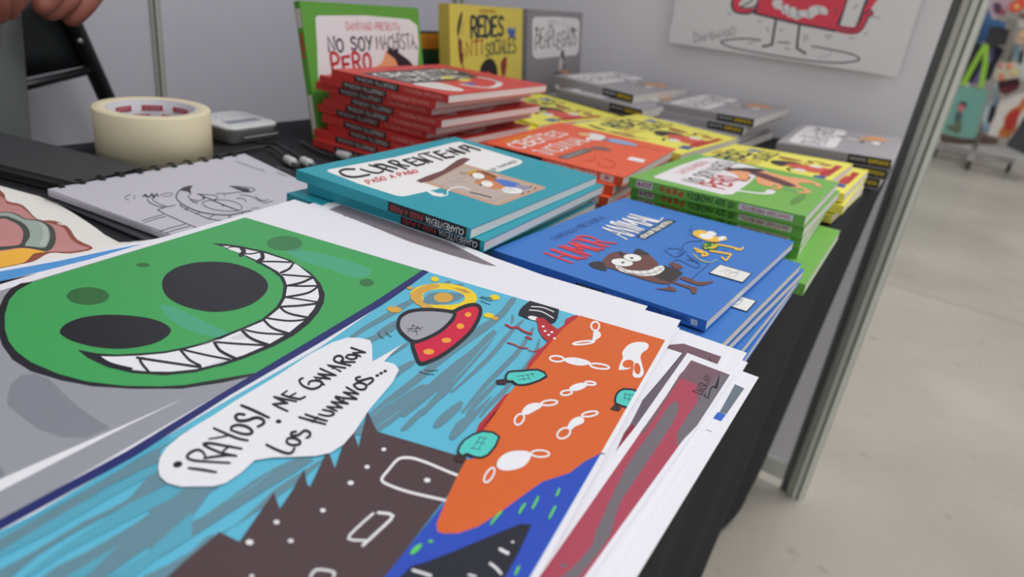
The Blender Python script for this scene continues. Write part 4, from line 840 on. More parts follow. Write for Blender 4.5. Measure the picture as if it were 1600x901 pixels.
sheet('art_print', .0398, [(1074, 551), (1151.5, 580.5), (925, 901), (650, 1290), (545, 1290), (838, 900), (880, 829), (931, 744), (994, 665)], 'narrow strip print in crimson and grey, signed in black in its corner', art_red)
# sheets showing at the far edge of the pile
def art_grey(A): A.fill((124, 116, 122), [(514, 327), (533, 320), (583, 337), (640, 357), (700, 378), (776, 416), (755, 413), (700, 397), (640, 378), (585, 355)]); [A.line((40, 40, 44), [p, (p[0]+4, p[1]+1)], .8, None, 0) for p in ((537, 337), (569, 341.5), (583, 353), (546, 339.5))]
sheet('art_print', .0413, None, 'art print with a long grey printed strip showing beside the teal stack', art_grey, world=[up((531.5, 312.5), .0413), up((640, 355), .0413), up((733, 386.5), .0413), up((769, 401), .0413), up((850, 430), .0413), up((1012, 478), .0413), up((1012, 478), .0413)+V((.05, -.32, 0)), up((531.5, 312.5), .0413)+V((.045, -.33, 0))])
sheet('art_print', .0411, None, 'blank-edged art print whose corner shows between two other far corners', None, world=[up((504.5, 312.5), .0411), up((640, 370), .0411), up((757, 409), .0411), up((1062, 512), .0411), up((1062, 512), .0411)+V((.05, -.34, 0)), up((504.5, 312.5), .0411)+V((.04, -.36, 0))])
def art_sky(A): A.fill((82, 148, 208), [(250, 375.5), (170, 391), (90, 408), (0, 424), (-300, 484), (-300, 516), (0, 439.5), (60, 425), (140, 405), (200, 390)]); A.fill((24, 28, 44), [(0, 439.5), (57, 427), (0, 444), (-300, 520), (-300, 514)])
sheet('art_print', .0417, None, 'art print with a sky blue edge showing left of the top print', art_sky, world=[up((262, 369), .0417), up((700, 480), .0417), up((-300, 900), .0417), up((-300, 478), .0417)])
z = .0425
A0, B0 = up((460, 311.5), z), up((1063.5, 500), z)
d_l = (up((0, 446), z)-A0).normalized(); d_r = (up((842, 901), z)-B0).normalized()
top = sheet('art_print', z, None, 'large comic art print with green grinning monster, flying saucer and speech balloon', comic, world=[A0]+[up(p, z) for p in ((514, 328.5), (585, 356), (640, 377.5), (700, 397), (757, 413.5), (850, 438), (940, 464))]+[B0, B0+d_r*.42, A0+d_l*.42])

# ------------------------------------------------------------------ sketchbook
zs = .0115
q = [up((75, 295), zs), up((382, 240), zs), up((525, 308), zs), up((285, 372), zs)]
cs = sum(q, V((0, 0, 0)))/4
sk = empty('sketchbook', (cs.x, cs.y, TZ), 'white spiral-bound sketchbook open at a black ink drawing of a long-nosed figure', 'sketchbook')
b = MB(); nl = 9
for i in range(nl):     # the block of leaves, edges slightly uneven
    o_ = V((random.uniform(-.0006, .0006), random.uniform(-.0006, .0006), 0))
    b.prism([V((p.x, p.y, TZ+zs-.0007*i))+o_*(i > 0) for p in q], V((0, 0, -.00055)))
b.build('leaves', mat((188, 186, 196), .55, noise=.02), sk)
b = MB(); d0 = (q[3]-q[0]).normalized(); e0 = (q[1]-q[0]).normalized()
bq = [q[0]-d0*.0-e0*.000+d0*.006, q[1]+d0*.006, q[2]+d0*.004, q[3]-e0*.006+d0*.0]
b.prism([V((p.x, p.y, TZ+.0028)) for p in bq], V((0, 0, -.0016))); b.build('back_cover', mat((96, 97, 104), .5), sk)
A = Art(lambda p: up(p, zs), V((0, 0, 1))); g7 = crop(180, 230, 5.0); SI = (52, 52, 60)
for P, wd in (([(120, 372), (85, 382), (78, 400), (108, 413)], .7), ([(158, 376), (145, 392), (152, 404)], .7), ([(215, 385), (235, 368), (262, 392), (285, 360), (305, 380), (325, 362), (335, 385)], 1.1), ([(225, 372), (250, 388), (290, 378), (300, 398), (320, 372)], 1.2),
              ([(345, 378), (390, 360), (440, 358), (450, 368), (420, 382), (370, 382)], .6), ([(252, 405), (262, 425), (300, 448), (340, 462), (385, 470)], 1.0), ([(285, 398), (305, 422), (350, 445), (400, 462)], .8), ([(328, 490), (360, 478), (420, 462), (470, 453)], .8),
              ([(330, 488), (390, 522), (480, 562), (580, 606), (655, 636)], .9), ([(208, 576), (290, 548), (375, 526)], .7), ([(225, 590), (310, 562), (395, 540)], .7), ([(345, 656), (440, 628), (550, 600)], .7), ([(398, 668), (490, 640), (582, 616)], .7),
              ([(600, 303), (545, 314), (500, 340), (478, 378), (485, 410), (520, 440), (580, 475), (680, 510), (790, 526), (900, 528), (990, 508), (1060, 496)], 1.2), ([(600, 303), (585, 330), (592, 362)], .7),
              ([(592, 362), (570, 385), (600, 408), (660, 416), (700, 400), (680, 375), (640, 366)], .7), ([(640, 366), (720, 370), (790, 380), (800, 398), (760, 412)], .7), ([(680, 432), (740, 415), (850, 412), (940, 430), (990, 465), (975, 490), (900, 500), (800, 492), (720, 470), (680, 440)], .7),
              ([(650, 366), (740, 405), (850, 452), (962, 494)], 1.1), ([(505, 450), (560, 485), (640, 520), (720, 555), (800, 570), (880, 573), (905, 538)], .8), ([(580, 472), (548, 488)], .7), ([(668, 506), (630, 524)], .7), ([(775, 528), (720, 560)], .7), ([(896, 534), (872, 576)], .7),
              ([(790, 362), (870, 362), (960, 352), (1040, 345)], .7), ([(890, 305), (940, 306), (1010, 312), (1070, 320), (1090, 335), (1050, 352), (1000, 345), (970, 325)], .8), ([(920, 312), (960, 318), (1040, 330)], 1.4), ([(950, 325), (1010, 338), (1050, 338)], 1.6),
              ([(850, 372), (860, 384)], .6), ([(945, 400), (1000, 402), (1022, 425)], .7), ([(975, 370), (1060, 385), (1130, 420), (1180, 438)], .6), ([(1095, 385), (1130, 410), (1180, 418), (1195, 405)], .7), ([(1180, 436), (1232, 418)], .6), ([(585, 412), (630, 432), (635, 448)], .6), ([(600, 428), (650, 430)], .6),
              ([(1060, 478), (1120, 474)], .5), ([(992, 512), (995, 524)], .8), ([(700, 628), (775, 612)], .5), ([(510, 450), (515, 462)], 1.2), ([(548, 478), (556, 490)], 1.2)):
    A.line(SI, P, wd*1.5, g7, 4)
A.fill(SI, [(603, 302), (545, 314), (512, 338), (560, 345), (590, 362), (588, 330)], g7); A.ell(SI, (690, 397), 10, 6, g7); A.ell(SI, (845, 455), 12, 6, g7)
for (x0, y0, L_, n_) in ((940, 112, 240, 9), (1265, 150, 120, 5), (1262, 200, 90, 4)):
    P = []
    for i in range(n_*2): P.append((x0+L_*i/(n_*2)+random.uniform(-3, 3), y0+L_*i/(n_*2)*.34+(8 if i % 2 else -9)+random.uniform(-4, 4)))
    A.line((88, 88, 98), P, .6, g7, 3)
A.build('ink_drawing', sk)
for i in range(11):     # twin-wire rings through square notches along the far edge
    t = (i+.55)/11.4; p = q[0]+(q[1]-q[0])*t; inn = d0
    for dd in (-.0011, .0011):
        pts = [p+e0*dd+inn*.0045+V((0, 0, .0006))]
        for k in range(7):
            a = math.pi*k/6; pts.append(p+e0*dd+inn*(.0045*math.cos(a))*1.0-inn*.0015+V((0, 0, .0022*math.sin(a)+.0004)))
        b = MB(); b.smooth = True; b.tube(pts, .00055, 6); b.build('wire_ring', mat((26, 27, 30), .35), sk)
    b = MB(); hp = p+inn*.004; b.prism([hp-e0*.0024-inn*.0045+V((0, 0, .0003)), hp+e0*.0024-inn*.0045+V((0, 0, .0003)), hp+e0*.0024+V((0, 0, .0003)), hp-e0*.0024+V((0, 0, .0003))], V((0, 0, -.0001))); b.build('notch', mat((28, 30, 34), .9), sk)

# ------------------------------------------------------------------ white fabric with cartoon print
def fabz(x, y): return .0315+.0022*math.sin(x*31+y*17)+.0016*math.sin(x*63-y*41+1)+.001*math.sin(y*120+x*30)
fb_px = [(-120, 262), (0, 290), (60, 306), (90, 318), (120, 336), (150, 356), (186, 378), (215, 376), (260, 372), (280, 390), (120, 420), (-60, 470), (-260, 560), (-420, 470), (-300, 330)]
import bmesh
from mathutils.geometry import tessellate_polygon
def fabric_mesh(poly, name, mats, parent=None, org=None, off=0.0, th=.0012, cuts=3, **tg):
    bm = bmesh.new(); vs = [bm.verts.new((p.x, p.y, 0)) for p in poly]
    for t in tessellate_polygon([[V((p.x, p.y, 0)) for p in poly]]):
        try: bm.faces.new([vs[i] for i in t])
        except ValueError: pass
    for _ in range(cuts):
        long_e = [e_ for e_ in bm.edges if e_.calc_length() > .009]
        if long_e: bmesh.ops.subdivide_edges(bm, edges=long_e, cuts=1)
        bmesh.ops.triangulate(bm, faces=bm.faces)
    for v in bm.verts:
        v.co.z = TZ+fabz(v.co.x, v.co.y)*fall(v.co.x, v.co.y)+off
    bm.normal_update()
    if sum(f.normal.z for f in bm.faces) < 0: bmesh.ops.reverse_faces(bm, faces=bm.faces)
    for f in bm.faces: f.smooth = True
    o0 = org if org is not None else V((0, 0, 0))
    for v in bm.verts: v.co -= o0
    me = bpy.data.meshes.new(name); bm.to_mesh(me); bm.free()
    for mt in mats: me.materials.append(mt)
    o = bpy.data.objects.new(name, me); COL.objects.link(o)
    if parent: o.parent = parent
    else: o.location = o0
    if th: 
        sd = o.modifiers.new('solid', 'SOLIDIFY'); sd.thickness = th; sd.offset = -1
    return tag(o, **tg)
def fall(x, y):
    """height fades from the pile (near) to the cloth (far)"""
    d = y-(.13+(x+.40)*.35)
    return max(.10, 1-max(0, d)*6.5)
oc = V((-.5, .2, TZ))
f6 = crop(0, 280, 5.63)
def fpx(p, K=f6):
    a, b_ = K(p); z_ = .02
    for _ in range(6):
        P = up((a, b_), z_); z_ = fabz(P.x, P.y)*fall(P.x, P.y)
    return P
fb = [fpx(p, lambda q_: q_) for p in fb_px]
fo = fabric_mesh(fb, 'printed_fabric', [mat((222, 220, 214), .85, noise=.02, nscale=600, bump=.1)], org=oc, label='wrinkled white fabric with a pink, grey and orange cartoon print, left of the prints', cat='fabric', cuts=6)
def fprint(col, pts, lay, nm='printed_patch'):
    pts = catmull(pts, True, 3); fabric_mesh([fpx(p) for p in pts], nm, [mat(col, .85, noise=.06, nscale=400)], parent=fo, org=oc, off=.00015*lay, th=0, cuts=5)
BRW = (140, 76, 60); PNK = (186, 130, 128); GRY = (150, 164, 156); DKG = (66, 72, 66)
fprint(BRW, [(-400, -60), (0, 95), (60, 190), (200, 228), (330, 350), (480, 366), (600, 420), (680, 530), (820, 608), (620, 652), (440, 648), (300, 720), (160, 750), (0, 770), (-400, 700)], 1)
fprint(PNK, [(-400, 20), (0, 150), (60, 215), (190, 248), (320, 358), (440, 388), (560, 430), (620, 520), (700, 580), (790, 610), (620, 640), (440, 640), (200, 640), (0, 640), (-400, 640)], 2)
fprint((240, 172, 62), [(-400, 650), (0, 640), (180, 612), (300, 622), (400, 645), (300, 660), (240, 720), (180, 748), (0, 785), (-400, 860)], 3)
fprint(DKG, [(-400, 330), (0, 296), (90, 292), (160, 315), (230, 352), (330, 362), (430, 398), (480, 450), (492, 540), (460, 610), (400, 636), (280, 612), (160, 606), (0, 628), (-400, 650)], 4)
fprint(GRY, [(-400, 350), (0, 305), (85, 302), (150, 325), (225, 362), (340, 375), (420, 425), (440, 510), (420, 580), (385, 612), (280, 600), (220, 590), (262, 520), (255, 450), (200, 390), (100, 345), (0, 330), (-400, 372)], 5)
fprint(PNK, [(-400, 400), (0, 355), (90, 375), (160, 410), (205, 470), (195, 550), (160, 590), (0, 605), (-400, 620)], 6)
fprint((168, 180, 172), [(340, 385), (415, 430), (430, 510), (410, 580), (385, 600), (345, 590), (380, 520), (370, 440)], 6)

# ------------------------------------------------------------------ masking tape roll
tc_ = up((238, 167), .05); tp = empty('masking_tape', (tc_.x, tc_.y, TZ), 'wide roll of cream masking tape standing flat on the black cloth', 'tape')
b = MB(); b.smooth = False
Ro, Ri, Hh = .0525, .0402, .0500
b.smooth = True
prof = [(Ri, .0012), (Ri, Hh-.0006), (Ri+.0008, Hh), (Ro-.0012, Hh), (Ro, Hh-.0012), (Ro, .0016), (Ro-.0014, .0006), (Ri+.0008, .0006)]
b.lathe(prof, (tc_.x, tc_.y, TZ), 96); o = b.build('tape_coil', mat((214, 204, 172), .55, noise=.03, nscale=15, stretch=(1, 1, 6)), tp)
b = MB(); b.smooth = True; b.lathe([(Ri-.0022, .001), (Ri-.0022, Hh-.0005), (Ri+.0002, Hh-.0005), (Ri+.0002, .001)], (tc_.x, tc_.y, TZ), 96); b.build('cardboard_core', mat((196, 194, 200), .6), tp)
# red brand lettering repeated inside the core
vd = math.atan2(-tc_.y, -tc_.x)
for row, (zz, a0) in enumerate([(Hh-.0085, 0.0), (Hh-.0175, .32), (Hh-.0265, .0), (Hh-.0355, .32)]):
    for k in range(8):
        ac = a0+k*math.pi/4+vd+math.pi
        def cyl(p, ac=ac, zz=zz): 
            a = ac-(p[0]-.5)*.50; r_ = Ri-.0022-p[1]*0
            return V((tc_.x+r_*math.cos(a), tc_.y+r_*math.sin(a), TZ+zz+(p[1]-.5)*.0052))
        N_ = V((-math.cos(ac), -math.sin(ac), 0)); A = Art(cyl, N_, px=False, h0=.0007)
        for s_ in range(5): A.fill((196, 52, 76), [(s_/5, 0), (s_/5+.2, 0), (s_/5+.2, 1), (s_/5, 1)])
        A.h = .0009; A.text('USTOPRO', (205, 190, 198), (.12, .25), (.88, .25), (0, .5), None, .25, gap=.3)
        if row < 3: A.build('red_lettering', tp)
b = MB(); pt = up((147, 228), .012); b.prism([pt+V((-.004, -.010, 0)), pt+V((.004, -.012, 0)), pt+V((.006, .002, 0)), pt+V((-.003, .004, 0))], V((0, 0, .0012))); 
# ------------------------------------------------------------------ card reader
zr = .0205
rq = [up((333, 171), zr), up((364, 168.5), zr), up((437.6, 190.6), zr), up((358.6, 201), zr)]
near, right, back = rq[3], rq[2], rq[1]
ux = (right-near); uy = (back-right); L1 = ux.length; ux.normalize(); uy = V((0, 0, 1)).cross(ux); L2 = .072
rc = near+ux*L1/2+uy*L2/2; rd = empty('card_reader', (rc.x, rc.y, TZ), 'white card reader with a small dark screen beside the tape roll', 'card reader')
def rbox(b, c, ux, uy, hx, hy, z0, z1, r, inset=0.0, n=5, zr_=.004):
    """rounded-corner slab with softened lower edge"""
    rings = []
    for (zz, ins) in ((z0, inset+.004), (z0+zr_, inset), (z1-.0015, 0.0), (z1, .0015)):
        ring = []
        for (sx, sy, a0) in ((1, 1, 0), (-1, 1, math.pi/2), (-1, -1, math.pi), (1, -1, 1.5*math.pi)):
            for k in range(n+1):
                a = a0+math.pi/2*k/n
                ring.append(c+ux*(sx*(hx-r)+(r-ins)*math.cos(a))+uy*(sy*(hy-r)+(r-ins)*math.sin(a))+V((0, 0, zz)))
        rings.append(ring)
    m_ = len(rings[0]); vs = sum(rings, [])
    fs = [(i*m_+k, i*m_+(k+1) % m_, (i+1)*m_+(k+1) % m_, (i+1)*m_+k) for i in range(3) for k in range(m_)]
    fs += [list(range(m_))[::-1], [3*m_+k for k in range(m_)]]
    b.add(vs, fs)
c0 = V((rc.x, rc.y, TZ))
b = MB(); rbox(b, c0, ux, uy, L1/2, L2/2, .0008, zr-.003, .012, .003, zr_=.008); b.build('body', mat((150, 152, 152), .4), rd)
b = MB(); rbox(b, c0, ux, uy, L1/2+.0004, L2/2+.0004, zr-.0045, zr, .012, .0, zr_=.0015); b.build('top_plate', mat((206, 208, 208), .35), rd)
b = MB(); rbox(b, c0+ux*.002-uy*.012, ux, uy, L1/2-.011, .0085, zr-.0005, zr+.0003, .002, zr_=.0001); b.build('screen', mat((122, 132, 140), .2), rd)
for r_ in range(3):
    for k in range(4):
        b = MB(); rbox(b, c0+ux*(-.024+.016*k)+uy*(.006+.009*r_), ux, uy, .006, .003, zr-.0004, zr+.0004, .001, zr_=.0001); b.build('key', mat((190, 192, 194), .4), rd)
b = MB(); cc = c0+ux*.006-uy*(L2/2+.0001); b.prism([cc-ux*.022+V((0, 0, .009)), cc+ux*.026+V((0, 0, .009)), cc+ux*.026+V((0, 0, .0105)), cc-ux*.022+V((0, 0, .0105))], uy*.001); b.build('card_slot', mat((70, 72, 72), .5), rd)
b = MB(); b.prism([cc-ux*.022-uy*.0002+V((0, 0, .0078)), cc+ux*.026-uy*.0002+V((0, 0, .0078)), cc+ux*.026-uy*.0002+V((0, 0, .0088)), cc-ux*.022-uy*.0002+V((0, 0, .0088))], uy*.001); b.build('slot_lip', mat((215, 217, 217), .4), rd)

# ------------------------------------------------------------------ flat black box at the left edge, cables with white plugs
sb = [up((-60, 192), .013), up((28, 214), .013), up((222, 261), .013), up((120, 284.5), .013), up((0, 255), .013), up((-60, 241), .013)]
sb = [up((-12, 204), .013), up((222, 261), .013), up((120, 284.5), .013), up((-100, 231), .013)]
ce = sum(sb, V((0, 0, 0)))/4
bx_ = empty('flat_case', (ce.x, ce.y, TZ), 'flat matt black case lying across the left table edge below the tape', 'case')
b = MB(); b.prism(sb, V((0, 0, -.0055))); b.build('lid', mat((56, 58, 60), .55, noise=.05), bx_, bevel=.0015)
b = MB(); b.prism([p+(ce-p)*.01+V((0, 0, -.006)) for p in sb], V((0, 0, -.006))); b.build('base', mat((30, 32, 34), .6), bx_, bevel=.001)
def cable(pts, plug, label, dirv):
    root = empty('usb_cable', (plug.x, plug.y, TZ), label, 'cable', 'black cables with white plugs')
    b = MB(); b.smooth = True; b.tube([V(p) for p in catmull([tuple(p) for p in pts], False, 6)], .0016, 8); b.build('wire', mat((30, 31, 35), .4), root)
    d_ = (dirv).normalized(); b = MB(); b.smooth = True
    b.tube([plug-d_*.012, plug-d_*.010, plug+d_*.004, plug+d_*.006], [.0028, .0044, .0048, .0040], 12); b.build('plug', mat((206, 206, 206), .4), root)
    b = MB(); b.box((plug+d_*.010)-V((.003, .003, .0018)), (plug+d_*.010)+V((.003, .003, .0018))); b.build('connector', mat((170, 172, 175), .3, metal=.8), root)
p1_ = up((455, 252), .005); d_1 = up((470, 261), .005)-up((442, 246), .005)
cable([up((300, 252), .002), up((360, 240), .002), up((413, 229), .004), up((428, 231), .006), up((440, 240), .006), p1_-d_1.normalized()*.012], p1_, 'black cable whose white plug points at the sketchbook corner', d_1)
p2_ = up((481, 254), .005); d_2 = up((490, 258), .005)-up((473, 250), .005)
cable([up((400, 222), .002), up((430, 224), .003), up((449, 234), .006), up((462, 241), .007), up((471, 249), .006), p2_-d_2.normalized()*.012], p2_, 'black cable whose white plug touches the teal book corner', d_2)
p3_ = up((540, 243), .005); d_3 = V((1, .2, 0))
cable([up((470, 222), .002), up((500, 238), .003), up((518, 244), .004), p3_-d_3.normalized()*.012], p3_, 'black cable whose white plug lies at the foot of the red stack', d_3)

# ------------------------------------------------------------------ poster on the back wall (bottom edge hangs a little off the panel)
PZ0, PZ1 = .865, 1.162
Pp = V((-.35, WY-.013, PZ0)); PN = V((0, -1, .013/.297*-1.0)); PN = V((0, -(PZ1-PZ0), -.011)).normalized()
pc = [onplane((1044, 66), Pp, PN), onplane((1402, 120), Pp, PN)]
hx = (pc[1]-pc[0]).normalized(); upv = hx.cross(PN).normalized(); upv = upv if upv.z > 0 else -upv
pw = [pc[0], pc[1], pc[1]+upv*.292, pc[0]+upv*.292]
po = V((sum(p.x for p in pw)/4, WY-.008, 1.01))
b = MB(); b.prism(pw, -PN*.0003); poster = b.build('wall_poster', mat((182, 180, 184), .5, k=.36, noise=.01), org=po, label='white poster of a jumping red box figure with thin black legs on the back wall', cat='poster')
A = Art(lambda p: onplane(p, Pp, PN), PN, k=.37); pk = crop(1040, 0, 4.444); IK = (52, 50, 56); RD = (164, 52, 66); PW = (188, 186, 190)
A.fill(RD, [(618, 92), (760, 128), (920, 165), (1178, 214), (1262, 15), (1300, -90), (1020, -190), (680, -190), (640, 0)], pk)
A.line(IK, [(618, 92), (760, 128), (920, 165), (1178, 214), (1262, 15), (1300, -90), (1020, -190), (680, -190), (640, 0)], 3.8, pk, 0, closed=True)
A.fill(RD, [(462, 40), (470, 70), (500, 88), (550, 95), (600, 85), (625, 62), (600, 56), (560, 62), (520, 50), (510, 20), (560, -40), (480, -50)], pk, 2)
A.line(IK, [(480, -50), (460, 20), (468, 68), (505, 90), (560, 95), (600, 85), (625, 60)], 3.2, pk, 3)
A.fill(PW, [(520, 50), (560, 28), (600, 0), (640, -10), (625, 40), (560, 60)], pk); A.line(IK, [(520, 48), (580, 18), (610, -10)], 2.0, pk); A.line(IK, [(520, 50), (580, 56), (625, 38)], 2.0, pk)
A.fill(PW, [(738, 30), (748, 0), (790, -20), (815, 10), (808, 40), (850, 28), (862, 55), (900, 45), (920, 72), (985, 70), (1010, 45), (1060, 35), (1110, 50), (1130, 80), (1118, 105), (1070, 95), (1045, 105), (1010, 132), (955, 118), (910, 140), (870, 118), (850, 122), (838, 95), (815, 98), (800, 68), (760, 60)], pk)
for P in ([(808, 40), (838, 92)], [(862, 55), (858, 118)], [(920, 72), (905, 130)], [(985, 70), (1000, 125)], [(1062, 40), (1072, 92)], [(900, 45), (935, 125)]): A.line(IK, P, 1.0, pk, 0)
A.fill(PW, [(1278, -60), (1202, 178), (1270, 196), (1318, 194), (1342, 140), (1420, -80)], pk); A.line(IK, [(1278, -60), (1202, 178), (1270, 198), (1318, 196), (1342, 140), (1420, -80)], 2.6, pk, 0)
A.line(RD, [(1205, 200), (1290, 214), (1340, 200), (1372, 150), (1396, 90), (1400, 60), (1430, 10), (1470, -40)], 11.6, pk, 4)
A.line(IK, [(1195, 212), (1290, 228), (1350, 214), (1385, 165), (1412, 110)], 2.3, pk, 4); A.line(IK, [(1205, 186), (1290, 202), (1330, 188), (1356, 140), (1370, 70), (1410, -10)], 2.3, pk, 4)
A.ell(RD, (1415, 92), 24, 20, pk); A.line(IK, [(1395, 80), (1420, 70), (1440, 88), (1430, 112), (1402, 112)], 2.0, pk); A.line(IK, [(1362, 92), (1400, 88)], 2.3, pk, 0)
A.line((120, 60, 66), [(1165, 60), (1180, 100)], 1.7, pk, 0); A.line((120, 60, 66), [(1185, 55), (1195, 85)], 1.7, pk, 0); A.line((120, 118, 122), [(1305, 60), (1330, 35)], 2.3, pk, 0)
for P, wd in (([(768, 130), (752, 220), (738, 310), (676, 322)], 2.6), ([(930, 168), (920, 250), (912, 335), (970, 370)], 2.6)): A.line(IK, P, wd*1.4, pk, 0)
A.line(IK, [(660, 280), (560, 268), (450, 274), (384, 292), (470, 332), (700, 376), (1000, 422), (1200, 436), (1320, 424), (1346, 406), (1280, 372), (1150, 345), (1016, 320)], 2.2, pk, 4)
A.line(IK, [(780, 294), (860, 296)], 2.0, pk, 0); A.line((130, 128, 134), [(1150, 355), (1130, 385), (1060, 400)], 1.4, pk)
for P in ([(705, 190), (715, 220)], [(960, 240), (965, 290)], [(980, 240), (985, 275)], [(1105, 245), (1160, 248)], [(1118, 262), (1148, 264)], [(1270, 262), (1310, 268)], [(640, 145), (668, 150)], [(430, 92), (460, 98)], [(1440, 120), (1490, 125)], [(1380, 235), (1400, 230)], [(790, 205), (815, 215)], [(830, 330), (862, 345)], [(575, 300), (620, 292)]): A.line((110, 108, 114), P, 1.6, pk, 0)
A.text('DAMIANGO', IK, (200, 292), (485, 248), (-2, -55), None, .9, pk, gap=.2, jit=.12)
A.build('printed_drawing', poster, org=po)

# ------------------------------------------------------------------ folded chair against the left wall
ch = empty('folding_chair', (-1.0, .34, 0), 'black folding chair leaning by the left wall behind the person', 'chair')
BP = mat((44, 47, 50), .45, noise=.06); BT = mat((26, 28, 31), .35)
XC = -1.03
def px3(p, x=XC): return onX(p, x)
t1, t2, t3, t4 = px3((111, 30)), px3((134, 76)), px3((147, 107)), px3((166, 152))
dd = (t4-t1).normalized(); foot = t1+dd*((t1.z-.012)/-dd.z)
b = MB(); b.smooth = True; b.tube([t1-dd*.03+V((0, -.02, .004)), t1, t4, foot], .0115, 12); b.build('frame_tube', BT, ch)
off = V((.0, -.395, 0))
b = MB(); b.smooth = True; b.tube([t1-dd*.03+V((0, .02, .004))+off, t1+off, t4+off+V((0, -.03, 0)), V((foot.x, foot.y-.395-.20, .012))], .0115, 12); b.build('frame_tube', BT, ch)
b = MB(); b.smooth = True; m0 = t4+(foot-t4)*.92; b.tube([m0, m0+V((0, -.40-.17, 0))], .009, 10); b.build('crossbar', BT, ch)
bl, br = px3((29, 128)), px3((132, 104)); e_ = (bl-br).normalized(); lf = br+e_*.40
n8 = 8; b = MB(); b.smooth = True; vs = []; fs = []
topR = px3((90, -22)); upb = topR-br
for i in range(n8+1):
    for j in range(5):
        p = br+e_*(.392*i/n8)+upb*(j/4); bow = .018*(1-(2*i/n8-1)**2); vs.append(p+V((-bow-.002, 0, 0))); 
m_ = len(vs); vs += [v+V((-.010, 0, 0)) for v in vs]
for i in range(n8):
    for j in range(4):
        a = i*5+j; fs += [(a, a+1, a+6, a+5), (m_+a, m_+a+5, m_+a+6, m_+a+1)]
for i in range(n8):
    for a in (i*5, i*5+4): fs.append((a, a+5, m_+a+5, m_+a) if a % 5 == 0 else (a, m_+a, m_+a+5, a+5))
for j in range(4): fs += [(j, m_+j, m_+j+1, j+1), (n8*5+j, n8*5+j+1, m_+n8*5+j+1, m_+n8*5+j)]
b.add(vs, fs); b.build('backrest', BP, ch)
b = MB(); b.smooth = True; b.tube([br+V((.004, .004, -.004)), br+e_*.10+V((.004, 0, -.006)), br+e_*.39+V((.004, 0, -.004))], .006, 8); b.build('lower_rail', BT, ch)
sc = t4+(foot-t4)*.45; b = MB(); b.box((XC-.022, sc.y-.40, .30), (XC-.006, sc.y-.02, .62)); b.build('seat', BP, ch, bevel=.006)
b = MB(); sp = onX((126, 65), XC+.012); b.smooth = True; b.tube([sp, sp+V((-.004, 0, 0))], .004, 10); b.build('rivet', mat((150, 152, 150), .3, metal=.6), ch)

# ------------------------------------------------------------------ person behind the table
def skin(nm, verts, edges, radii, material, parent, root=0, sub=2, org=None, bend=None):
    o_ = org if org is not None else parent_org(parent)
    me = bpy.data.meshes.new(nm); me.from_pydata([tuple(V(v)-o_) for v in verts], edges, []); me.update()
    o = bpy.data.objects.new(nm, me); COL.objects.link(o); o.parent = parent
    sk_ = o.modifiers.new('skin', 'SKIN'); sk_.use_smooth_shade = True
    lay = me.skin_vertices[0].data if me.skin_vertices else None
    if lay is None:
        bm = bmesh.new(); bm.from_mesh(me); bm.verts.layers.skin.verify(); bm.to_mesh(me); bm.free(); lay = me.skin_vertices[0].data
    for i, r_ in enumerate(radii): lay[i].radius = r_ if isinstance(r_, tuple) else (r_, r_)
    lay[root].use_root = True
    ss = o.modifiers.new('sub', 'SUBSURF'); ss.levels = sub; ss.render_levels = sub
    me.materials.append(material); return o
PX, PYc = -.905, .192
pe = empty('person', (PX, PYc, 0), 'person in grey jeans and dark shirt behind the table, hands held at hip height', 'person')
SKN = mat((150, 92, 78), .55, k=.74, noise=.06, nscale=60); JEAN = mat((92, 96, 95), .9, k=.66, noise=.14, nscale=220, bump=.15); SHIRT = mat((38, 42, 46), .9, noise=.1)
def loft(name, rings, material, n=20, closed_ends=True, parent=None):
    """rings: (centre, axis vector a, axis vector b): ellipses joined into one smooth skin"""
    b = MB(); b.smooth = True; vs = []; fs = []
    for (c, a, b_) in rings:
        c, a, b_ = V(c), V(a), V(b_)
        for k in range(n):
            t = 2*math.pi*k/n; vs.append(c+a*math.cos(t)+b_*math.sin(t))
    m_ = len(rings)
    for i in range(m_-1):
        for k in range(n): fs.append((i*n+k, i*n+(k+1) % n, (i+1)*n+(k+1) % n, (i+1)*n+k))
    if closed_ends: fs += [list(range(n))[::-1], [(m_-1)*n+k for k in range(n)]]
    b.add(vs, fs); return b
def zr_(c, rx_, ry_): return (c, (rx_, 0, 0), (0, ry_, 0))
def limb(pts, rad, flat=1.0, n=16, sub=4, fn=None):
    """smooth tapering limb along pts with rounded tip; flat <1 flattens along fn"""
    P = [V(p) for p in catmull([tuple(p) for p in pts], False, sub)]
    R_ = [r_[0] for r_ in catmull([(r_,) for r_ in rad], False, sub)]
    tip = (P[-1]-P[-2]).normalized(); rr = R_[-1]
    P += [P[-1]+tip*rr*.5, P[-1]+tip*rr*.85, P[-1]+tip*rr]; R_ += [rr*.85, rr*.5, rr*.08]
    rings = []; ref = V(fn) if fn else V((0, 1, 0))
    for i, p in enumerate(P):
        t = (P[min(i+1, len(P)-1)]-P[max(i-1, 0)]).normalized()
        a = (ref-t*ref.dot(t)); a = a.normalized() if a.length > 1e-4 else V((1, 0, 0)); b_ = t.cross(a)
        rings.append((p, a*R_[i]*flat, b_*R_[i]))
    return loft('', rings, None, n)
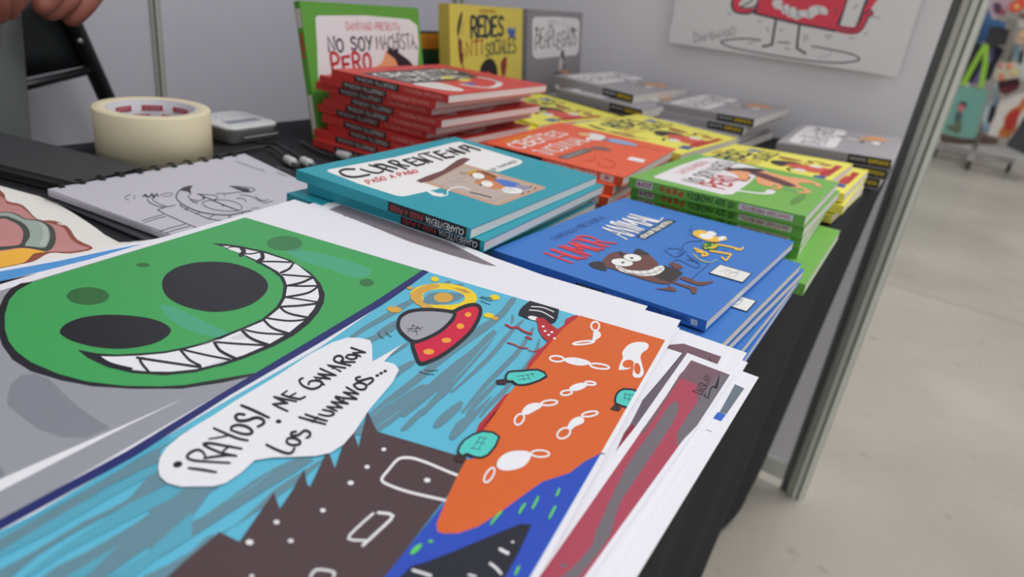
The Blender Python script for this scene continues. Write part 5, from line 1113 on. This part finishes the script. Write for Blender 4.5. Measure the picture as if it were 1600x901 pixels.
# one continuous body under the clothes: legs, torso, neck, head and both arms down to the palms
shl = (PX-.01, PYc+.185, 1.40); shr = (PX-.01, PYc-.185, 1.40); el = (PX-.03, PYc+.245, 1.15); er = (PX+.01, PYc-.240, 1.15)
wrA = (PX+.045, .430, .975); wrB = (PX+.115, .225, 1.005)
BV = [(PX, PYc, .95), (PX-.005, PYc, 1.12), (PX-.01, PYc, 1.32), (PX-.01, PYc, 1.42), (PX, PYc, 1.50), (PX+.01, PYc, 1.56), (PX+.015, PYc, 1.64), (PX+.01, PYc, 1.70),
      (PX, PYc+.085, .86), (PX+.005, PYc+.085, .50), (PX-.015, PYc+.085, .09), (PX+.08, PYc+.09, .035), (PX, PYc-.085, .86), (PX+.005, PYc-.085, .50), (PX-.015, PYc-.085, .09), (PX+.08, PYc-.09, .035),
      shl, el, tuple((V(el)+V(wrA))/2), wrA, shr, er, tuple((V(er)+V(wrB))/2), wrB]
BE = [(0, 1), (1, 2), (2, 3), (3, 4), (4, 5), (5, 6), (6, 7), (0, 8), (8, 9), (9, 10), (10, 11), (0, 12), (12, 13), (13, 14), (14, 15), (3, 16), (16, 17), (17, 18), (18, 19), (3, 20), (20, 21), (21, 22), (22, 23)]
BR_ = [.085, .080, .095, .070, .052, .060, .092, .070, .060, .048, .036, .034, .060, .048, .036, .034, .052, .040, .037, .027, .052, .040, .037, .027]
body = skin('body', BV, BE, BR_, SKN, pe)
# clothes follow the body: trousers with two legs, shirt with short sleeves
for s_ in (-1, 1):
    y_ = PYc+s_*.085
    loft('', [zr_((PX, y_*.85+PYc*.15, .95), .105, .098), zr_((PX, y_, .84), .098, .090), zr_((PX+.003, y_, .70), .086, .080), zr_((PX+.005, y_, .50), .070, .066), zr_((PX, y_, .30), .068, .062), zr_((PX-.008, y_, .10), .062, .058), zr_((PX-.008, y_, .065), .064, .060)], None).build('trouser_leg', JEAN, pe)
    loft('', [((PX-.045, y_, .03), (0, .040, 0), (0, 0, .028)), ((PX-.01, y_, .045), (0, .044, 0), (0, 0, .043)), ((PX+.05, y_, .036), (0, .046, 0), (0, 0, .034)), ((PX+.12, y_, .028), (0, .044, 0), (0, 0, .026)), ((PX+.145, y_, .024), (0, .026, 0), (0, 0, .018))], None).build('shoe', mat((40, 40, 44), .6), pe)
loft('', [zr_((PX, PYc, .86), .100, .150), zr_((PX, PYc, .94), .112, .172), zr_((PX, PYc, 1.00), .108, .166), zr_((PX, PYc, 1.03), .106, .160)], None).build('trouser_seat', JEAN, pe)
loft('', [zr_((PX, PYc, .965), .118, .180), zr_((PX, PYc, 1.02), .116, .174), zr_((PX-.004, PYc, 1.12), .108, .160), zr_((PX-.008, PYc, 1.24), .116, .172), zr_((PX-.012, PYc, 1.34), .120, .190), zr_((PX-.012, PYc, 1.41), .100, .178), zr_((PX-.010, PYc, 1.45), .076, .110), zr_((PX-.006, PYc, 1.475), .062, .070)], None).build('shirt', SHIRT, pe)
for sh_, e_l in ((shl, el), (shr, er)):
    a_, b_ = V(sh_), V(e_l); m_ = a_+(b_-a_)*.62
    limb([a_+V((0, -.03 if sh_ is shl else .03, .012)), a_+(b_-a_)*.12, a_+(b_-a_)*.35, m_], [.060, .063, .060, .058]).build('sleeve', SHIRT, pe)
def ellipsoid(c, rx_, ry_, rz_, cut=-1.0, n=18, m_=10):
    b = MB(); b.smooth = True; vs = []; fs = []
    for j in range(m_+1):
        ph = math.pi*j/m_; 
        for k in range(n):
            th = 2*math.pi*k/n; vs.append((c[0]+rx_*math.sin(ph)*math.cos(th), c[1]+ry_*math.sin(ph)*math.sin(th), c[2]+rz_*max(cut, math.cos(ph))))
    for j in range(m_):
        for k in range(n): fs.append((j*n+k, (j+1)*n+k, (j+1)*n+(k+1) % n, j*n+(k+1) % n))
    b.add(vs, fs); return b
ellipsoid((PX-.012, PYc, 1.70), .098, .088, .085, -.25).build('hair', mat((38, 30, 28), .8, noise=.2, nscale=200), pe)
for s_ in (-1, 1):
    ellipsoid((PX+.02, PYc+s_*.092, 1.655), .017, .011, .030).build('ear', SKN, pe)
    ellipsoid((PX+.102, PYc+s_*.033, 1.670), .010, .016, .010).build('eye', mat((225, 222, 218), .3), pe)
    ellipsoid((PX+.1105, PYc+s_*.033, 1.670), .004, .007, .007).build('iris', mat((50, 36, 30), .3), pe)
b = MB(); b.add([(PX+.104, PYc, 1.672), (PX+.134, PYc, 1.628), (PX+.102, PYc-.017, 1.622), (PX+.102, PYc+.017, 1.622)], [(0, 2, 1), (0, 1, 3), (2, 3, 1), (0, 3, 2)]); b.build('nose', SKN, pe, bevel=.004)
ellipsoid((PX+.102, PYc, 1.592), .008, .028, .007).build('mouth', mat((150, 84, 78), .5), pe)
def hand(wr, palm, fn, tips):
    """palm plus five separate fingers, each rooted in the palm"""
    wr, palm = V(wr), V(palm)
    limb([wr+(wr-palm)*.25, wr, wr+(palm-wr)*.35, wr+(palm-wr)*.75, palm], [.024, .026, .036, .041, .036], .48, fn=fn).build('hand', SKN, pe)
    for (root_, mid1, mid2, tip, r_) in tips:
        limb([root_, mid1, mid2, tip], [r_*1.05, r_*1.0, r_*.92, r_*.78], n=12).build('finger', SKN, pe)
# near hand: finger tips seen at the top edge, left of the wall post
def F(tip_px, x, root, r_, curl=.012):
    tip = onX(tip_px, x); root = V(root); m1 = root+(tip-root)*.38+V((curl, 0, 0)); m2 = root+(tip-root)*.72+V((curl*.8, 0, 0))
    return (tuple(root), tuple(m1), tuple(m2), tuple(tip), r_)
pA = (PX+.045, .418, .900)
hand(wrA, pA, (1, .1, 0), [F((112, 26), -.83, (PX+.045, .440, .895), .0135), F((124, 12), -.84, (PX+.040, .452, .902), .0125), F((80, 16), -.82, (PX+.050, .415, .890), .0140), F((66, 8), -.81, (PX+.050, .398, .895), .0130), F((96, -26), -.80, (PX+.060, .405, .950), .0115)])
pB = (PX+.105, .302, .935)
hand(wrB, pB, (1, .1, .1), [F((24, 2), -.80, (PX+.105, .325, .915), .0125), F((12, 14), -.80, (PX+.106, .318, .905), .0135), F((-4, 20), -.80, (PX+.106, .306, .900), .0130), F((-22, 14), -.80, (PX+.104, .292, .905), .0110), F((24, -30), -.79, (PX+.112, .300, .955), .0120)])

# ------------------------------------------------------------------ stall across the aisle
def flat(nm, px, y, th, col, parent, rough=.85, smooth=0, k=KEXP, **kw):
    P = [onY(p, y) for p in (catmull(px, True, 3) if smooth else px)]
    b = MB(); b.prism(P, V((0, th, 0))); return b.build(nm, mat(col, rough, k=k, noise=.08, nscale=12), parent, bevel=kw.pop('bevel', 0), **kw)
YB = 6.95
rk = empty('garment_rack', (0.05, YB, 0), 'low grey rolling rack with castors standing across the aisle', 'rack')
CH = mat((170, 168, 164), .35, metal=.4); RUB = mat((46, 44, 44), .7)
zb = .085
def bar(a, b_, r_, nm='bar'):
    m = MB(); m.smooth = True; m.tube([a, b_], r_, 10); m.build(nm, CH, rk)
pl, pr_ = V((-.20, 6.9, zb)), V((.30, 6.9, zb))
m = MB(); m.box((-.24, 6.87, zb-.015), (.34, 6.93, zb+.025)); m.build('base_rail', CH, rk)
m = MB(); m.box((.02, 6.55, zb-.015), (.07, 7.25, zb+.02)); m.build('cross_rail', CH, rk)
for (x, y) in ((-.22, 6.90), (.32, 6.90), (.045, 6.58), (.045, 7.22)):
    m = MB(); m.smooth = True; m.tube([(x-.014, y, .034), (x+.014, y, .034)], .034, 16); wh = m.build('castor', RUB, rk)
    m = MB(); m.box((x-.018, y-.012, .05), (x+.018, y+.012, zb-.012)); m.build('fork', CH, wh, org=V((0, 0, 0)))
bar((.045, 7.18, zb), (.045, 7.18, 1.75), .016, 'upright'); bar((-.45, 7.18, 1.74), (1.3, 7.18, 1.74), .014, 'hanging_bar')
bar((1.25, 7.18, .02), (1.25, 7.18, 1.75), .016, 'upright')
G = 'bags and goods hanging across the aisle'
def item(nm, label, cat, pxs, y, th, col, parts=(), smooth=0):
    P = [onY(p, y) for p in pxs]; c = sum(P, V((0, 0, 0)))/len(P); r_ = empty(nm, c, label, cat, G)
    flat('body', pxs, y, th, col, r_, smooth=smooth)
    for (pn, pp, pcol, off, sm_) in parts: flat(pn, pp, y-off, off*.95, pcol, r_, smooth=sm_)
    return r_
bc = crop(1440, 120, 5.3); bt = crop(1440, 0, 6.93); bw = crop(1400, 0, 3.22)
q_ = lambda K, L: [K(p) for p in L]
item('tote_bag', 'pale green tote bag with lime handles and a small cartoon figure, across the aisle', 'bag', q_(bc, [(290, 75), (420, 90), (555, 108), (520, 250), (470, 400), (455, 490), (430, 515), (300, 498), (160, 462), (150, 440), (220, 260)]), 6.75, .07, (112, 160, 148),
     [('strap', q_(bw, [(320, 425), (430, 235), (440, 222), (468, 224), (462, 330), (440, 445), (412, 440), (436, 320), (440, 262), (380, 370), (350, 432)]), (140, 186, 62), .012, 0),
      ('print', q_(bc, [(275, 350), (330, 350), (325, 450), (300, 470), (210, 430), (220, 395), (270, 400)]), (96, 104, 84), .004, 0), ('print', q_(bc, [(285, 295), (335, 300), (330, 355), (275, 350)]), (72, 86, 100), .006, 0),
      ('print', q_(bc, [(308, 235), (330, 218), (350, 240), (345, 280), (315, 292), (303, 265)]), (188, 110, 108), .008, 2), ('print', q_(bc, [(305, 235), (320, 205), (365, 210), (375, 245), (352, 242), (330, 222)]), (70, 50, 56), .010, 0)])
item('backpack', 'black bag hanging behind the pale green tote', 'bag', q_(bt, [(560, 460), (700, 470), (890, 520), (870, 600), (800, 720), (740, 860), (560, 905), (400, 880), (470, 640)]), 7.05, .10, (44, 46, 54), [('strap', q_(bt, [(740, 500), (800, 505), (760, 640), (640, 840), (600, 905), (540, 905), (700, 640)]), (112, 98, 142), .012, 0)])
item('hanging_cloth', 'blue cloth hanging beside the aluminium post, across the aisle', 'cloth', q_(bt, [(700, 30), (760, 60), (760, 200), (920, 240), (900, 300), (745, 290), (700, 460), (560, 460), (600, 300)]), 7.25, .05, (74, 112, 156))
item('box', 'dark square box above the tote straps', 'box', q_(bt, [(745, 285), (850, 290), (960, 320), (905, 495), (790, 500), (690, 465)]), 6.95, .12, (52, 52, 54))
item('cushion', 'pink and mauve patterned cushion at the top edge of the far stall', 'cushion', q_(bt, [(715, -30), (950, -40), (945, 60), (870, 165), (770, 185), (735, 120)]), 6.9, .10, (176, 152, 164), [('pattern', q_(bt, [(775, 50), (830, 30), (870, 70), (840, 150), (795, 130)]), (84, 62, 82), .006, 2), ('pattern', q_(bt, [(850, 110), (900, 100), (900, 160), (860, 165)]), (170, 80, 98), .006, 2)], 2)
item('plush_toy', 'orange-red item at the top right of the far stall', 'toy', q_(bt, [(960, 40), (1010, 0), (1080, -20), (1150, 20), (1120, 70), (1060, 120), (990, 130), (945, 100)]), 6.8, .12, (206, 84, 62), [('pattern', q_(bt, [(1000, 60), (1040, 40), (1060, 80), (1020, 100)]), (228, 170, 110), .006, 2)], 2)
item('cushion', 'white cushion with coral flowers above the maroon bag', 'cushion', q_(bt, [(830, 690), (960, 680), (1060, 700), (1070, 800), (1040, 850), (900, 880), (790, 850), (800, 760)]), 6.90, .10, (196, 186, 164),
     [('flower', q_(bt, [(920, 700), (960, 690), (975, 730), (935, 745)]), (222, 120, 84), .006, 2), ('flower', q_(bt, [(840, 800), (890, 810), (890, 860), (845, 860)]), (216, 120, 92), .006, 2), ('flower', q_(bt, [(825, 700), (860, 690), (870, 730), (835, 735)]), (206, 110, 116), .006, 2), ('flower', q_(bt, [(975, 770), (1010, 760), (1020, 800), (985, 805)]), (220, 200, 80), .006, 2)], 2)
item('handbag', 'dark maroon bag under the flowered cushion', 'bag', q_(bc, [(630, 40), (800, 10), (820, 60), (790, 110), (700, 150), (645, 130)]), 6.72, .10, (92, 36, 44), [('flap', q_(bc, [(630, 40), (800, 10), (812, 50), (640, 85)]), (52, 26, 36), .01, 0)])
item('shirt', 'white shirt with an orange and red print, hanging at the right of the far stall', 'shirt', q_(bc, [(660, 160), (800, 150), (900, 120), (900, 420), (760, 500), (640, 500), (550, 480), (560, 440), (620, 300)]), 6.78, .06, (212, 204, 196),
     [('print', q_(bc, [(845, 170), (800, 240), (740, 270), (690, 330), (680, 400), (640, 450), (640, 500), (720, 505), (780, 440), (800, 340), (850, 260), (900, 220), (900, 150)]), (190, 112, 62), .004, 0), ('print', q_(bc, [(800, 260), (740, 290), (700, 340), (690, 430), (730, 440), (780, 380), (800, 320)]), (178, 56, 48), .007, 2)])
item('shirt', 'pale blue and black printed shirt between the tote and the white shirt', 'shirt', q_(bc, [(600, 60), (625, 60), (650, 140), (640, 220), (600, 320), (545, 460), (515, 440), (505, 350), (520, 270), (560, 200)]), 6.85, .06, (196, 204, 210), [('print', q_(bc, [(580, 240), (610, 250), (600, 330), (560, 390), (545, 350)]), (46, 50, 62), .005, 2), ('print', q_(bc, [(600, 220), (640, 160), (640, 210), (600, 290)]), (130, 164, 196), .004, 0), ('print', q_(bc, [(520, 370), (545, 400), (560, 430), (545, 460), (520, 440)]), (140, 170, 200), .004, 0)])
item('crate', 'dark grey crate low at the right edge of the far stall', 'crate', q_(bc, [(850, 350), (1000, 300), (1020, 700), (850, 640), (705, 575), (780, 480)]), 6.45, .22, (62, 62, 64))
item('basket', 'dull brown goods low behind the tote, above the castors', 'basket', q_(bc, [(150, 480), (300, 500), (360, 530), (480, 480), (560, 500), (640, 520), (620, 560), (420, 560), (300, 560), (160, 540)]), 7.3, .2, (112, 92, 84))
item('display_panel', 'greige display board with small cards behind the hanging goods', 'panel', q_(bt, [(900, 180), (1040, 220), (1000, 400), (960, 660), (860, 690), (880, 520), (950, 330)]), 7.45, .02, (150, 142, 134))
item('towel', 'beige and pink folded towels at the far right edge', 'towel', q_(bt, [(1060, 340), (1200, 300), (1200, 480), (1020, 470), (1020, 400)]), 6.85, .14, (190, 160, 132), [('fold', q_(bt, [(1060, 345), (1150, 330), (1150, 400), (1060, 410)]), (210, 176, 130), .01, 0)])
item('towel', 'white and light blue towels hanging below the beige ones', 'towel', q_(bt, [(1010, 480), (1200, 460), (1200, 880), (1075, 860), (1060, 720), (1000, 640)]), 7.03, .10, (190, 196, 198), [('fold', q_(bt, [(1010, 490), (1050, 480), (1040, 640), (1000, 640)]), (130, 176, 196), .01, 0), ('fold', q_(bt, [(1070, 560), (1110, 540), (1090, 680), (1045, 690)]), (44, 54, 44), .01, 0)])
item('frame', 'white picture card with grey drawing in the upper right of the far stall', 'frame', q_(bt, [(1040, 130), (1200, 100), (1200, 300), (1050, 300)]), 7.0, .03, (186, 182, 176), [('drawing', q_(bt, [(1060, 150), (1150, 140), (1150, 200), (1070, 200)]), (120, 104, 88), .004, 2)])
# booth wall of the far stall and a hall column line behind it
fw_ = empty('wall_far', (0.6, 8.0, 0), None, None); fw_['kind'] = 'structure'
for i in range(4):
    m = MB(); m.box((-1.2+1.0*i+.01, 8.0, .05), (-.2+1.0*i-.01, 8.03, 2.45)); m.build('panel', mat((158, 152, 146), .6, noise=.03), fw_)
for i in range(5):
    m = MB(); m.box((-1.22+1.0*i, 7.985, 0), (-1.18+1.0*i, 8.03, 2.5)); m.build('post', ALU, fw_)
